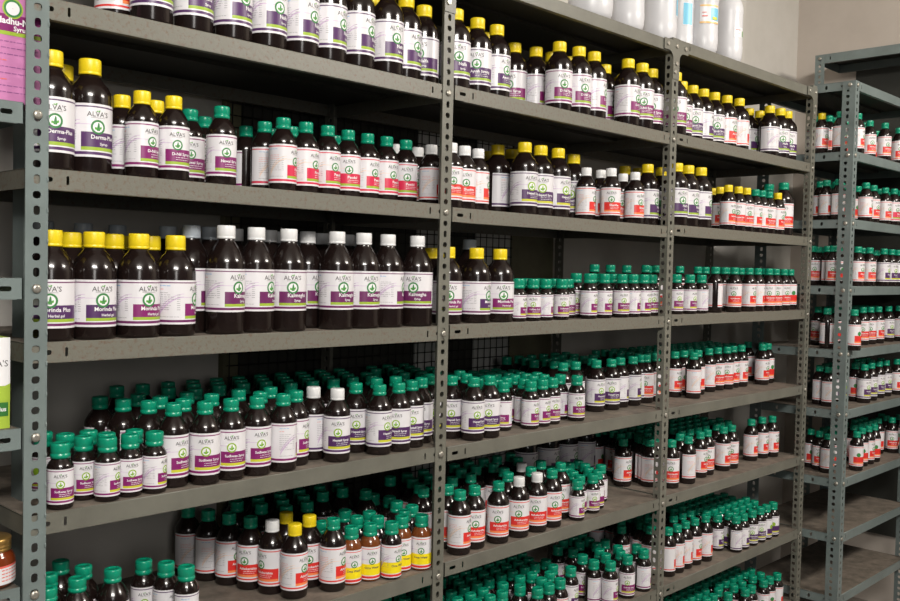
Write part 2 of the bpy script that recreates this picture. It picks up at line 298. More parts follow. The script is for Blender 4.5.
BOTTLES = {
 '10': [
  (0.275,0.104,'L','y','RE',34,'yellow-capped brown bottle with red label, only one, top visible shelf, left bay'),
  (0.303,0.038,'L','y','NA',42,'yellow-capped brown bottle with dark purple label, leftmost, top visible shelf, left bay'),
  (0.378,0.038,'L','y','NA',-0,'yellow-capped brown bottle with dark purple label, second from left, top visible shelf, left bay'),
  (0.455,0.038,'L','y','NA',9,'yellow-capped brown bottle with dark purple label, third from left, top visible shelf, left bay'),
  (0.529,0.038,'L','y','NA',3,'yellow-capped brown bottle with dark purple label, fourth from left, top visible shelf, left bay'),
  (0.601,0.038,'L','y','NA',13,'yellow-capped brown bottle with dark purple label, fifth from left, top visible shelf, left bay'),
  (0.669,0.040,'L','y','NA',17,'yellow-capped brown bottle with dark purple label, sixth from left, top visible shelf, left bay'),
  (0.738,0.038,'L','y','NA',15,'yellow-capped brown bottle with dark purple label, seventh from left, top visible shelf, left bay'),
  (0.816,0.040,'L','y','NA',-4,'yellow-capped brown bottle with dark purple label, eighth from left, top visible shelf, left bay'),
  (0.887,0.061,'L','y','NA',7,'yellow-capped brown bottle with dark purple label, ninth from left, top visible shelf, left bay'),
  (0.961,0.084,'L','y','NA',-59,'yellow-capped brown bottle with dark purple label, rightmost, top visible shelf, left bay'),
 ],
 '11': [
  (1.036,0.061,'L','y','NA',-31,'yellow-capped brown bottle with dark purple label, leftmost, second shelf, middle bay'),
  (1.120,0.074,'L','y','AY',-47,'yellow-capped brown bottle with dark purple label, second from left, second shelf, middle bay'),
  (1.193,0.080,'L','y','AY',2,'yellow-capped brown bottle with dark purple label, rightmost, second shelf, middle bay'),
  (1.351,0.160,'L','y','DN',-69,'yellow-capped brown bottle with magenta label, leftmost, second shelf, middle bay'),
  (1.420,0.147,'L','y','DN',14,'yellow-capped brown bottle with magenta label, second from left, second shelf, middle bay'),
  (1.413,0.066,'L','y','DN',-27,'yellow-capped brown bottle with magenta label, third from left, second shelf, middle bay'),
  (1.485,0.060,'L','y','DN',-21,'yellow-capped brown bottle with magenta label, fourth from left, second shelf, middle bay'),
  (1.554,0.062,'L','y','DN',21,'yellow-capped brown bottle with magenta label, fifth from left, second shelf, middle bay'),
  (1.697,0.128,'L','y','DN',5,'yellow-capped brown bottle behind the front row, only one, second shelf, middle bay'),
  (1.677,0.040,'L','y','DN',4,'yellow-capped brown bottle with magenta label, sixth from left, second shelf, middle bay'),
  (1.745,0.040,'L','y','DN',-45,'yellow-capped brown bottle with magenta label, seventh from left, second shelf, middle bay'),
  (1.823,0.058,'L','y','DN',-54,'yellow-capped brown bottle with magenta label, rightmost, second shelf, middle bay'),
 ],
 '12': [
  (1.918,0.040,'L','y','DN',-59,'yellow-capped brown bottle with magenta label, only one, second shelf, right bay'),
  (2.042,0.093,'L','y','DN',-29,'yellow-capped brown bottle behind the front row, leftmost, second shelf, right bay'),
  (2.114,0.098,'L','y','AY',-40,'yellow-capped brown bottle with dark purple label, leftmost, second shelf, right bay'),
  (2.183,0.100,'L','y','AY',19,'yellow-capped brown bottle with dark purple label, second from left, second shelf, right bay'),
  (2.254,0.101,'L','y','AY',-41,'yellow-capped brown bottle with dark purple label, third from left, second shelf, right bay'),
  (2.323,0.095,'L','y','RE',-2,'yellow-capped brown bottle with red label, leftmost, second shelf, right bay'),
  (2.394,0.089,'L','y','RE',37,'yellow-capped brown bottle with red label, rightmost, second shelf, right bay'),
  (2.583,0.150,'L','y','NA',-3,'yellow-capped brown bottle behind the front row, rightmost, second shelf, right bay'),
  (2.579,0.073,'L','y','NA',46,'yellow-capped brown bottle with dark purple label, fourth from left, second shelf, right bay'),
  (2.646,0.067,'L','y','NA',-45,'yellow-capped brown bottle with dark purple label, fifth from left, second shelf, right bay'),
  (2.716,0.074,'L','y','NA',-45,'yellow-capped brown bottle with dark purple label, rightmost, second shelf, right bay'),
 ],
 '20': [
  (0.142,0.040,'L','y','DE',-13,'yellow-capped brown bottle with dark purple label, leftmost, second shelf, left bay'),
  (0.199,0.132,'L','y','DE',-14,'yellow-capped brown bottle behind the front row, leftmost, second shelf, left bay'),
  (0.208,0.053,'L','y','DE',-3,'yellow-capped brown bottle with dark purple label, rightmost, second shelf, left bay'),
  (0.282,0.094,'M','y','DN',33,'yellow-capped brown bottle with magenta label, leftmost, second shelf, left bay'),
  (0.285,0.032,'M','y','DN',12,'yellow-capped brown bottle with magenta label, second from left, second shelf, left bay'),
  (0.344,0.096,'M','y','DN',-29,'yellow-capped brown bottle behind the front row, rightmost, second shelf, left bay'),
  (0.341,0.032,'M','y','DN',-14,'yellow-capped brown bottle with magenta label, rightmost, second shelf, left bay'),
  (0.427,0.126,'M','g','NW',-25,'green-capped brown bottle behind the front row, leftmost, second shelf, left bay'),
  (0.489,0.180,'M','g','NW',-31,'green-capped brown bottle behind the front row, rightmost, second shelf, left bay'),
  (0.445,0.052,'M','g','NW',-12,'green-capped brown bottle with magenta label, leftmost, second shelf, left bay'),
  (0.605,0.218,'M','g','NW',151,'green-capped brown bottle with magenta label, rightmost, second shelf, left bay'),
  (0.594,0.138,'M','g','PE',65,'green-capped brown bottle with crimson label, leftmost, second shelf, left bay'),
  (0.587,0.068,'M','g','PE',26,'green-capped brown bottle with crimson label, second from left, second shelf, left bay'),
  (0.646,0.077,'M','g','PE',13,'green-capped brown bottle with crimson label, third from left, second shelf, left bay'),
  (0.699,0.077,'M','g','PE',-0,'green-capped brown bottle with crimson label, fourth from left, second shelf, left bay'),
  (0.762,0.091,'M','g','PE',-32,'green-capped brown bottle with crimson label, fifth from left, second shelf, left bay'),
  (0.818,0.096,'M','g','PE',1,'green-capped brown bottle with crimson label, sixth from left, second shelf, left bay'),
  (0.871,0.096,'M','g','PE',-4,'green-capped brown bottle with crimson label, seventh from left, second shelf, left bay'),
  (0.932,0.102,'M','g','PE',-33,'green-capped brown bottle with crimson label, rightmost, second shelf, left bay'),
  (1.034,0.171,'M','w','WR',-44,'white-capped brown bottle behind the front row, only one, second shelf, left bay'),
  (1.021,0.114,'M','w','WR',30,'white-capped brown bottle with red label, only one, second shelf, left bay'),
 ],
 '21': [
  (1.000,0.032,'M','w','WR',-31,'white-capped brown bottle with red label, leftmost, third shelf, middle bay'),
  (1.052,0.041,'M','w','WR',-35,'white-capped brown bottle with red label, second from left, third shelf, middle bay'),
  (1.106,0.050,'M','w','WR',28,'white-capped brown bottle with red label, third from left, third shelf, middle bay'),
  (1.312,0.173,'L','y','HE',91,'yellow-capped brown bottle with purple label, leftmost, third shelf, middle bay'),
  (1.398,0.201,'L','y','HE',-49,'yellow-capped brown bottle behind the front row, leftmost, third shelf, middle bay'),
  (1.314,0.088,'L','y','HE',-15,'yellow-capped brown bottle with purple label, second from left, third shelf, middle bay'),
  (1.382,0.093,'L','y','HE',-39,'yellow-capped brown bottle with purple label, third from left, third shelf, middle bay'),
  (1.450,0.091,'L','y','HE',-10,'yellow-capped brown bottle with purple label, rightmost, third shelf, middle bay'),
  (1.572,0.133,'L','y','HE',-61,'yellow-capped brown bottle behind the front row, rightmost, third shelf, middle bay'),
  (1.552,0.076,'M','w','WR',11,'white-capped brown bottle with red label, fourth from left, third shelf, middle bay'),
  (1.620,0.078,'M','w','WR',-25,'white-capped brown bottle behind the front row, leftmost, third shelf, middle bay'),
  (1.598,0.030,'M','w','WR',-50,'white-capped brown bottle with red label, fifth from left, third shelf, middle bay'),
  (1.730,0.082,'M','w','WR',-56,'white-capped brown bottle behind the front row, rightmost, third shelf, middle bay'),
  (1.713,0.032,'M','w','WR',-15,'white-capped brown bottle with red label, rightmost, third shelf, middle bay'),
  (1.874,0.096,'L','y','NA',2,'yellow-capped brown bottle with dark purple label, only one, third shelf, middle bay'),
 ],
 '22': [
  (1.940,0.040,'L','y','NA',-24,'yellow-capped brown bottle with dark purple label, leftmost, third shelf, right bay'),
  (2.008,0.043,'L','y','NA',-10,'yellow-capped brown bottle with dark purple label, second from left, third shelf, right bay'),
  (2.076,0.040,'L','y','NA',9,'yellow-capped brown bottle with dark purple label, rightmost, third shelf, right bay'),
  (2.280,0.086,'P','y','RE',-52,'yellow-capped brown bottle behind the front row, only one, third shelf, right bay'),
  (2.228,0.030,'P','y','RE',-12,'yellow-capped brown bottle with red label, leftmost, third shelf, right bay'),
  (2.293,0.030,'P','y','RE',-63,'yellow-capped brown bottle with red label, second from left, third shelf, right bay'),
  (2.348,0.030,'P','y','RE',-33,'yellow-capped brown bottle with red label, third from left, third shelf, right bay'),
  (2.407,0.030,'P','g','RE',-4,'green-capped brown bottle with red label, leftmost, third shelf, right bay'),
  (2.455,0.031,'P','g','RE',16,'green-capped brown bottle with red label, second from left, third shelf, right bay'),
  (2.504,0.030,'P','g','RE',-54,'green-capped brown bottle with red label, third from left, third shelf, right bay'),
  (2.569,0.030,'P','y','RE',-10,'yellow-capped brown bottle with red label, rightmost, third shelf, right bay'),
  (2.633,0.040,'L','g','RE',-65,'green-capped brown bottle with red label, rightmost, third shelf, right bay'),
 ],
 '30': [
  (0.143,0.038,'N','y','MO',-25,'yellow-capped brown bottle with dark purple label, leftmost, third shelf, left bay'),
  (0.207,0.114,'N','y','MO',-24,'yellow-capped brown bottle behind the front row, leftmost, third shelf, left bay'),
  (0.211,0.040,'N','y','MO',-1,'yellow-capped brown bottle with dark purple label, rightmost, third shelf, left bay'),
  (0.280,0.114,'N','y','MO',-26,'yellow-capped brown bottle behind the front row, second from left, third shelf, left bay'),
  (0.285,0.038,'N','y','MM',2,'yellow-capped brown bottle with magenta label, leftmost, third shelf, left bay'),
  (0.353,0.125,'N','y','MO',-28,'yellow-capped brown bottle behind the front row, rightmost, third shelf, left bay'),
  (0.424,0.194,'K','x','KA',-29,'grey-capped brown bottle behind the front row, leftmost, third shelf, left bay'),
  (0.353,0.042,'N','y','MM',42,'yellow-capped brown bottle with magenta label, rightmost, third shelf, left bay'),
  (0.415,0.097,'K','x','KA',44,'grey-capped brown bottle behind the front row, second from left, third shelf, left bay'),
  (0.474,0.132,'K','x','KA',43,'grey-capped brown bottle behind the front row, rightmost, third shelf, left bay'),
  (0.448,0.038,'K','w','KA',9,'white-capped brown bottle with purple label, leftmost, third shelf, left bay'),
  (0.540,0.152,'K','w','KA',-33,'white-capped brown bottle behind the front row, leftmost, third shelf, left bay'),
  (0.516,0.046,'K','w','KA',21,'white-capped brown bottle with purple label, second from left, third shelf, left bay'),
  (0.605,0.134,'K','w','KA',-35,'white-capped brown bottle behind the front row, second from left, third shelf, left bay'),
  (0.583,0.040,'K','w','KA',-21,'white-capped brown bottle with purple label, third from left, third shelf, left bay'),
  (0.675,0.104,'K','w','KA',8,'white-capped brown bottle behind the front row, third from left, third shelf, left bay'),
  (0.748,0.153,'K','w','KA',-38,'white-capped brown bottle behind the front row, fourth from left, third shelf, left bay'),
  (0.697,0.040,'K','w','KA',-14,'white-capped brown bottle with purple label, fourth from left, third shelf, left bay'),
  (0.816,0.153,'K','w','KA',-40,'white-capped brown bottle behind the front row, rightmost, third shelf, left bay'),
  (0.765,0.040,'K','w','KA',-9,'white-capped brown bottle with purple label, fifth from left, third shelf, left bay'),
  (0.833,0.044,'K','w','KA',38,'white-capped brown bottle with purple label, sixth from left, third shelf, left bay'),
  (0.911,0.038,'K','w','KA',-56,'white-capped brown bottle with purple label, rightmost, third shelf, left bay'),
 ],
 '31': [
  (1.019,0.054,'N','y','MM',-36,'yellow-capped brown bottle with magenta label, leftmost, fourth shelf, middle bay'),
  (1.153,0.114,'K','x','KA',-47,'grey-capped brown bottle behind the front row, only one, fourth shelf, middle bay'),
  (1.097,0.040,'N','y','MO',13,'yellow-capped brown bottle with dark purple label, only one, fourth shelf, middle bay'),
  (1.177,0.040,'N','y','MM',-31,'yellow-capped brown bottle with magenta label, rightmost, fourth shelf, middle bay'),
  (1.229,0.026,'S','g','SB',10,'small green-capped brown bottle with magenta label, leftmost, fourth shelf, middle bay'),
  (1.280,0.024,'S','g','SB',-46,'small green-capped brown bottle with magenta label, second from left, fourth shelf, middle bay'),
  (1.330,0.026,'S','g','SB',38,'small green-capped brown bottle with magenta label, third from left, fourth shelf, middle bay'),
  (1.391,0.024,'S','g','SB',-33,'small green-capped brown bottle with magenta label, fourth from left, fourth shelf, middle bay'),
  (1.479,0.070,'S','g','SB',-53,'small green-capped brown bottle behind the front row, only one, fourth shelf, middle bay'),
  (1.521,0.077,'T','g','SB',-49,'small green-capped brown bottle with magenta label, fifth from left, fourth shelf, middle bay'),
  (1.507,0.025,'T','g','SB',6,'small green-capped brown bottle with magenta label, sixth from left, fourth shelf, middle bay'),
  (1.573,0.025,'T','g','SB',-5,'small green-capped brown bottle with magenta label, seventh from left, fourth shelf, middle bay'),
  (1.656,0.027,'T','g','SB',-36,'small green-capped brown bottle with magenta label, eighth from left, fourth shelf, middle bay'),
  (1.709,0.027,'T','g','SB',23,'small green-capped brown bottle with magenta label, ninth from left, fourth shelf, middle bay'),
  (1.762,0.027,'T','g','SB',-2,'small green-capped brown bottle with magenta label, tenth from left, fourth shelf, middle bay'),
  (1.833,0.045,'T','g','SB',-38,'small green-capped brown bottle with magenta label, rightmost, fourth shelf, middle bay'),
 ],
 '32': [
  (1.956,0.041,'T','g','SB',-29,'small green-capped brown bottle with magenta label, leftmost, fourth shelf, right bay'),
  (2.008,0.027,'T','g','SB',-10,'small green-capped brown bottle with magenta label, second from left, fourth shelf, right bay'),
  (2.071,0.025,'T','g','SB',69,'small green-capped brown bottle with magenta label, rightmost, fourth shelf, right bay'),
  (2.188,0.044,'P','g','RE',123,'green-capped brown bottle with red label, leftmost, fourth shelf, right bay'),
  (2.280,0.028,'P','g','RE',-63,'green-capped brown bottle with red label, second from left, fourth shelf, right bay'),
  (2.378,0.028,'P','g','RE',-8,'green-capped brown bottle with red label, third from left, fourth shelf, right bay'),
  (2.450,0.034,'P','g','RE',26,'green-capped brown bottle with red label, fourth from left, fourth shelf, right bay'),
  (2.521,0.030,'P','g','RE',-55,'green-capped brown bottle with red label, fifth from left, fourth shelf, right bay'),
  (2.572,0.030,'P','g','RE',-45,'green-capped brown bottle with red label, sixth from left, fourth shelf, right bay'),
  (2.664,0.044,'P','g','RE',-30,'green-capped brown bottle with red label, rightmost, fourth shelf, right bay'),
 ],
 '40': [
  (0.154,0.026,'S','g','SU',-22,'small green-capped brown bottle with magenta label, leftmost, fourth shelf, left bay'),
  (0.205,0.058,'S','g','SU',-13,'small green-capped brown bottle with magenta label, second from left, fourth shelf, left bay'),
  (0.297,0.195,'M','g','SU',154,'green-capped brown bottle behind the front row, leftmost, fourth shelf, left bay'),
  (0.229,0.026,'S','g','SU',29,'small green-capped brown bottle with magenta label, third from left, fourth shelf, left bay'),
  (0.386,0.311,'M','g','HE',43,'green-capped brown bottle behind the front row, second from left, fourth shelf, left bay'),
  (0.315,0.145,'M','g','SU',123,'green-capped brown bottle behind the front row, third from left, fourth shelf, left bay'),
  (0.269,0.030,'S','g','SU',-15,'small green-capped brown bottle with magenta label, fourth from left, fourth shelf, left bay'),
  (0.364,0.186,'M','g','SU',-28,'green-capped brown bottle behind the front row, fourth from left, fourth shelf, left bay'),
  (0.337,0.097,'M','g','SU',122,'green-capped brown bottle behind the front row, fifth from left, fourth shelf, left bay'),
  (0.310,0.026,'S','g','SU',31,'small green-capped brown bottle with magenta label, rightmost, fourth shelf, left bay'),
  (0.379,0.135,'M','g','SU',-29,'green-capped brown bottle behind the front row, sixth from left, fourth shelf, left bay'),
  (0.356,0.048,'M','g','SU',8,'tall green-capped brown bottle with magenta label, leftmost, fourth shelf, left bay'),
  (0.395,0.083,'M','g','SU',-30,'green-capped brown bottle behind the front row, seventh from left, fourth shelf, left bay'),
  (0.407,0.032,'M','g','SU',-26,'tall green-capped brown bottle with magenta label, second from left, fourth shelf, left bay'),
  (0.467,0.109,'M','g','SU',-32,'green-capped brown bottle behind the front row, eighth from left, fourth shelf, left bay'),
  (0.549,0.214,'M','g','HE',-65,'green-capped brown bottle behind the front row, ninth from left, fourth shelf, left bay'),
  (0.460,0.034,'M','g','SU',-28,'tall green-capped brown bottle with magenta label, third from left, fourth shelf, left bay'),
  (0.541,0.134,'M','g','SU',-33,'green-capped brown bottle behind the front row, tenth from left, fourth shelf, left bay'),
  (0.513,0.032,'M','g','SU',-14,'tall green-capped brown bottle with magenta label, fourth from left, fourth shelf, left bay'),
  (0.609,0.128,'M','g','SU',-35,'green-capped brown bottle behind the front row, eleventh from left, fourth shelf, left bay'),
  (0.570,0.032,'M','g','SU',74,'tall green-capped brown bottle with magenta label, fifth from left, fourth shelf, left bay'),
  (0.617,0.057,'M','g','SU',23,'tall green-capped brown bottle with magenta label, rightmost, fourth shelf, left bay'),
  (0.677,0.080,'M','w','HE',102,'white-capped brown bottle with purple label, leftmost, fourth shelf, left bay'),
  (0.794,0.164,'M','g','HE',-36,'green-capped brown bottle behind the front row, rightmost, fourth shelf, left bay'),
  (0.698,0.032,'M','w','HE',-34,'white-capped brown bottle with purple label, rightmost, fourth shelf, left bay'),
  (0.786,0.081,'M','g','HE',-35,'green-capped brown bottle with purple label, leftmost, fourth shelf, left bay'),
  (0.807,0.032,'M','g','HE',0,'green-capped brown bottle with purple label, second from left, fourth shelf, left bay'),
  (0.860,0.032,'M','g','HE',-53,'green-capped brown bottle with purple label, third from left, fourth shelf, left bay'),
  (0.911,0.045,'M','g','HE',-39,'green-capped brown bottle with purple label, fourth from left, fourth shelf, left bay'),
  (0.959,0.067,'M','g','HE',-49,'green-capped brown bottle with purple label, fifth from left, fourth shelf, left bay'),
  (1.017,0.093,'M','g','HE',-35,'green-capped brown bottle with purple label, rightmost, fourth shelf, left bay'),
 ],
 '41': [
  (1.068,0.081,'M','g','HE',-44,'green-capped brown bottle with purple label, leftmost, fifth shelf, middle bay'),
  (1.088,0.032,'M','g','HE',-25,'green-capped brown bottle with purple label, second from left, fifth shelf, middle bay'),
  (1.141,0.032,'M','g','HE',-48,'green-capped brown bottle with purple label, third from left, fifth shelf, middle bay'),
  (1.237,0.072,'T','g','DB',-86,'small green-capped brown bottle with magenta label, leftmost, fifth shelf, middle bay'),
  (1.326,0.084,'T','g','DB',20,'small green-capped brown bottle behind the front row, leftmost, fifth shelf, middle bay'),
  (1.305,0.044,'T','g','DB',-1,'small green-capped brown bottle with magenta label, second from left, fifth shelf, middle bay'),
  (1.356,0.049,'T','g','DB',-2,'small green-capped brown bottle with magenta label, third from left, fifth shelf, middle bay'),
  (1.402,0.054,'T','g','DB',-22,'small green-capped brown bottle with magenta label, fourth from left, fifth shelf, middle bay'),
  (1.479,0.088,'T','g','DB',27,'small green-capped brown bottle behind the front row, rightmost, fifth shelf, middle bay'),
  (1.494,0.046,'T','g','DB',-34,'small green-capped brown bottle with magenta label, rightmost, fifth shelf, middle bay'),
  (1.666,0.109,'M','g','HE',-17,'green-capped brown bottle with purple label, fourth from left, fifth shelf, middle bay'),
  (1.729,0.103,'M','g','HE',-48,'green-capped brown bottle with purple label, fifth from left, fifth shelf, middle bay'),
  (1.791,0.115,'M','g','HE',39,'green-capped brown bottle with purple label, sixth from left, fifth shelf, middle bay'),
  (1.850,0.112,'M','g','HE',23,'green-capped brown bottle with purple label, rightmost, fifth shelf, middle bay'),
 ],
 '42': [
  (1.923,0.114,'P','g','RE',-60,'green-capped brown bottle with red label, leftmost, fifth shelf, right bay'),
  (1.974,0.114,'P','g','RE',14,'green-capped brown bottle with red label, second from left, fifth shelf, right bay'),
  (2.109,0.129,'P','g','RE',-14,'green-capped brown bottle with red label, third from left, fifth shelf, right bay'),
  (2.130,0.076,'P','g','RE',49,'green-capped brown bottle with red label, fourth from left, fifth shelf, right bay'),
  (2.316,0.127,'P','g','RE',39,'green-capped brown bottle with red label, fifth from left, fifth shelf, right bay'),
  (2.382,0.131,'P','g','RE',-52,'green-capped brown bottle with red label, sixth from left, fifth shelf, right bay'),
  (2.431,0.124,'P','g','RE',-57,'green-capped brown bottle with red label, seventh from left, fifth shelf, right bay'),
  (2.491,0.133,'P','g','RE',-13,'green-capped brown bottle with red label, eighth from left, fifth shelf, right bay'),
  (2.540,0.128,'P','g','RE',-3,'green-capped brown bottle with red label, ninth from left, fifth shelf, right bay'),
  (2.732,0.200,'P','g','RE',-104,'green-capped brown bottle behind the front row, only one, fifth shelf, right bay'),
  (2.655,0.107,'P','g','RE',-9,'green-capped brown bottle with red label, rightmost, fifth shelf, right bay'),
 ],
 '50': [
  (0.208,0.146,'M','g','SU',-24,'tall green-capped brown bottle behind the front row, leftmost, fifth shelf, left bay'),
  (0.191,0.046,'M','g','SU',-24,'green-capped brown bottle with magenta label, leftmost, fifth shelf, left bay'),
  (0.224,0.096,'M','g','SU',-25,'tall green-capped brown bottle behind the front row, second from left, fifth shelf, left bay'),
  (0.252,0.051,'M','g','SU',154,'green-capped brown bottle with magenta label, rightmost, fifth shelf, left bay'),
  (0.350,0.133,'T','g','HE',-23,'small green-capped brown bottle with purple label, leftmost, fifth shelf, left bay'),
  (0.372,0.095,'T','g','HE',16,'small green-capped brown bottle with purple label, second from left, fifth shelf, left bay'),
  (0.387,0.053,'T','g','HE',70,'small green-capped brown bottle with purple label, rightmost, fifth shelf, left bay'),
  (0.548,0.322,'M','g','RE',59,'tall green-capped brown bottle behind the front row, third from left, fifth shelf, left bay'),
  (0.564,0.272,'M','g','RE',63,'green-capped brown bottle with red label, leftmost, fifth shelf, left bay'),
  (0.581,0.222,'M','g','RE',7,'green-capped brown bottle with red label, second from left, fifth shelf, left bay'),
  (0.646,0.293,'M','g','RE',-34,'tall green-capped brown bottle behind the front row, fourth from left, fifth shelf, left bay'),
  (0.598,0.172,'M','g','RE',-59,'green-capped brown bottle with red label, third from left, fifth shelf, left bay'),
  (0.673,0.244,'M','g','RE',6,'tall green-capped brown bottle behind the front row, fifth from left, fifth shelf, left bay'),
  (0.614,0.122,'M','w','RE',-85,'white-capped brown bottle with red label, only one, fifth shelf, left bay'),
  (0.669,0.152,'M','y','RE',-36,'yellow-capped brown bottle behind the front row, leftmost, fifth shelf, left bay'),
  (0.631,0.072,'M','y','RE',13,'yellow-capped brown bottle with red label, only one, fifth shelf, left bay'),
  (0.690,0.103,'M','y','RE',-36,'yellow-capped brown bottle behind the front row, rightmost, fifth shelf, left bay'),
  (0.835,0.245,'M','g','RE',25,'tall green-capped brown bottle behind the front row, sixth from left, fifth shelf, left bay'),
  (0.711,0.054,'M','g','RE',19,'green-capped brown bottle with red label, rightmost, fifth shelf, left bay'),
  (0.891,0.245,'M','g','RE',-52,'tall green-capped brown bottle behind the front row, seventh from left, fifth shelf, left bay'),
  (0.832,0.164,'T','g','RE',-40,'small green-capped brown bottle behind the front row, only one, fifth shelf, left bay'),
  (0.760,0.056,'T','g','OM',-20,'small green-capped brown bottle with yellow label, leftmost, fifth shelf, left bay'),
  (0.917,0.195,'M','g','RE',-73,'tall green-capped brown bottle behind the front row, eighth from left, fifth shelf, left bay'),
  (0.803,0.048,'T','g','OM',-26,'small green-capped brown bottle with yellow label, second from left, fifth shelf, left bay'),
  (0.843,0.027,'T','d','OM',2,'small green-capped brown bottle with yellow label, third from left, fifth shelf, left bay'),
  (0.890,0.047,'T','g','OM',-28,'small green-capped brown bottle with yellow label, fourth from left, fifth shelf, left bay'),
  (0.929,0.027,'T','g','OM',-44,'small green-capped brown bottle with yellow label, rightmost, fifth shelf, left bay'),
  (1.029,0.126,'M','g','RE',-45,'tall green-capped brown bottle behind the front row, rightmost, fifth shelf, left bay'),
 ],
 '51': [
  (1.026,0.234,'M','g','RE',15,'green-capped brown bottle with red label, leftmost, sixth shelf, middle bay'),
  (1.080,0.135,'M','g','RE',-18,'green-capped brown bottle with red label, second from left, sixth shelf, middle bay'),
  (1.051,0.032,'M','g','RE',18,'green-capped brown bottle with red label, third from left, sixth shelf, middle bay'),
  (1.109,0.041,'M','g','RE',-38,'green-capped brown bottle with red label, fourth from left, sixth shelf, middle bay'),
  (1.270,0.185,'M','g','RE',-66,'green-capped brown bottle behind the front row, leftmost, sixth shelf, middle bay'),
  (1.323,0.173,'M','g','RE',-49,'green-capped brown bottle behind the front row, second from left, sixth shelf, middle bay'),
  (1.181,0.032,'M','g','RE',-49,'green-capped brown bottle with red label, fifth from left, sixth shelf, middle bay'),
  (1.273,0.082,'M','g','RE',15,'green-capped brown bottle behind the front row, third from left, sixth shelf, middle bay'),
  (1.255,0.032,'M','w','RE',-48,'white-capped brown bottle with red label, leftmost, sixth shelf, middle bay'),
  (1.649,0.334,'L','g','NA',9,'green-capped brown bottle behind the front row, fourth from left, sixth shelf, middle bay'),
  (1.323,0.032,'M','w','RE',-56,'white-capped brown bottle with red label, rightmost, sixth shelf, middle bay'),
  (1.752,0.334,'L','g','NA',8,'green-capped brown bottle behind the front row, fifth from left, sixth shelf, middle bay'),
  (1.384,0.034,'M','g','RE',-30,'green-capped brown bottle with red label, sixth from left, sixth shelf, middle bay'),
  (1.466,0.070,'M','g','RE',-45,'green-capped brown bottle with red label, seventh from left, sixth shelf, middle bay'),
  (1.845,0.334,'L','g','NA',7,'green-capped brown bottle behind the front row, sixth from left, sixth shelf, middle bay'),
  (1.480,0.026,'S','g','SB',6,'small green-capped brown bottle with magenta label, leftmost, sixth shelf, middle bay'),
  (1.923,0.324,'L','g','NA',46,'green-capped brown bottle behind the front row, seventh from left, sixth shelf, middle bay'),
  (1.569,0.042,'S','g','SB',-35,'small green-capped brown bottle with magenta label, rightmost, sixth shelf, middle bay'),
  (1.890,0.163,'M','g','RE',-7,'green-capped brown bottle with red label, eighth from left, sixth shelf, middle bay'),
  (1.972,0.154,'M','g','RE',67,'green-capped brown bottle behind the front row, rightmost, sixth shelf, middle bay'),
  (1.947,0.107,'M','g','RE',32,'green-capped brown bottle with red label, rightmost, sixth shelf, middle bay'),
 ],
 '52': [
  (1.979,0.258,'P','g','RE',-53,'green-capped brown bottle with red label, leftmost, sixth shelf, right bay'),
  (1.977,0.053,'P','g','RE',-59,'green-capped brown bottle with red label, second from left, sixth shelf, right bay'),
  (2.069,0.051,'P','g','RE',60,'green-capped brown bottle with red label, third from left, sixth shelf, right bay'),
  (2.173,0.070,'P','g','RE',-6,'green-capped brown bottle with red label, fourth from left, sixth shelf, right bay'),
  (2.226,0.075,'P','g','RE',-49,'green-capped brown bottle with red label, fifth from left, sixth shelf, right bay'),
  (2.321,0.070,'P','g','RE',-2,'green-capped brown bottle with red label, sixth from left, sixth shelf, right bay'),
  (2.376,0.070,'P','g','RE',-58,'green-capped brown bottle with red label, seventh from left, sixth shelf, right bay'),
  (2.545,0.086,'P','g','RE',6,'green-capped brown bottle with red label, eighth from left, sixth shelf, right bay'),
  (2.619,0.083,'P','g','RE',-4,'green-capped brown bottle with red label, ninth from left, sixth shelf, right bay'),
  (2.671,0.071,'P','g','RE',-5,'green-capped brown bottle with red label, rightmost, sixth shelf, right bay'),
 ],
 '61': [
  (1.645,0.208,'T','g','SB',7,'small green-capped brown bottle behind the front row, only one, seventh shelf, middle bay'),
  (1.425,0.032,'T','g','RE',37,'small green-capped brown bottle with red label, only one, seventh shelf, middle bay'),
  (1.522,0.071,'T','g','HE',-1,'small green-capped brown bottle with purple label, only one, seventh shelf, middle bay'),
  (1.631,0.113,'T','g','SB',-34,'small green-capped brown bottle with magenta label, leftmost, seventh shelf, middle bay'),
  (1.615,0.064,'T','g','SB',65,'small green-capped brown bottle with magenta label, second from left, seventh shelf, middle bay'),
  (1.639,0.027,'T','g','SB',14,'small green-capped brown bottle with magenta label, third from left, seventh shelf, middle bay'),
  (1.881,0.155,'M','g','RE',3,'tall green-capped brown bottle behind the front row, leftmost, seventh shelf, middle bay'),
  (1.720,0.027,'T','g','SB',-53,'small green-capped brown bottle with magenta label, fourth from left, seventh shelf, middle bay'),
  (1.801,0.027,'T','g','SB',52,'small green-capped brown bottle with magenta label, rightmost, seventh shelf, middle bay'),
  (1.941,0.094,'M','g','RE',32,'tall green-capped brown bottle behind the front row, rightmost, seventh shelf, middle bay'),
 ],
 '62': [
  (2.016,0.049,'P','g','RE',35,'green-capped brown bottle with red label, leftmost, seventh shelf, right bay'),
  (2.070,0.053,'P','g','RE',35,'green-capped brown bottle with red label, second from left, seventh shelf, right bay'),
  (2.123,0.052,'P','g','RE',-1,'green-capped brown bottle with red label, third from left, seventh shelf, right bay'),
  (2.182,0.048,'P','g','RE',34,'green-capped brown bottle with red label, rightmost, seventh shelf, right bay'),
  (2.311,0.076,'T','g','HE',-2,'small green-capped brown bottle with purple label, leftmost, seventh shelf, right bay'),
  (2.340,0.027,'T','g','HE',57,'small green-capped brown bottle with purple label, second from left, seventh shelf, right bay'),
  (2.389,0.027,'T','g','HE',16,'small green-capped brown bottle with purple label, third from left, seventh shelf, right bay'),
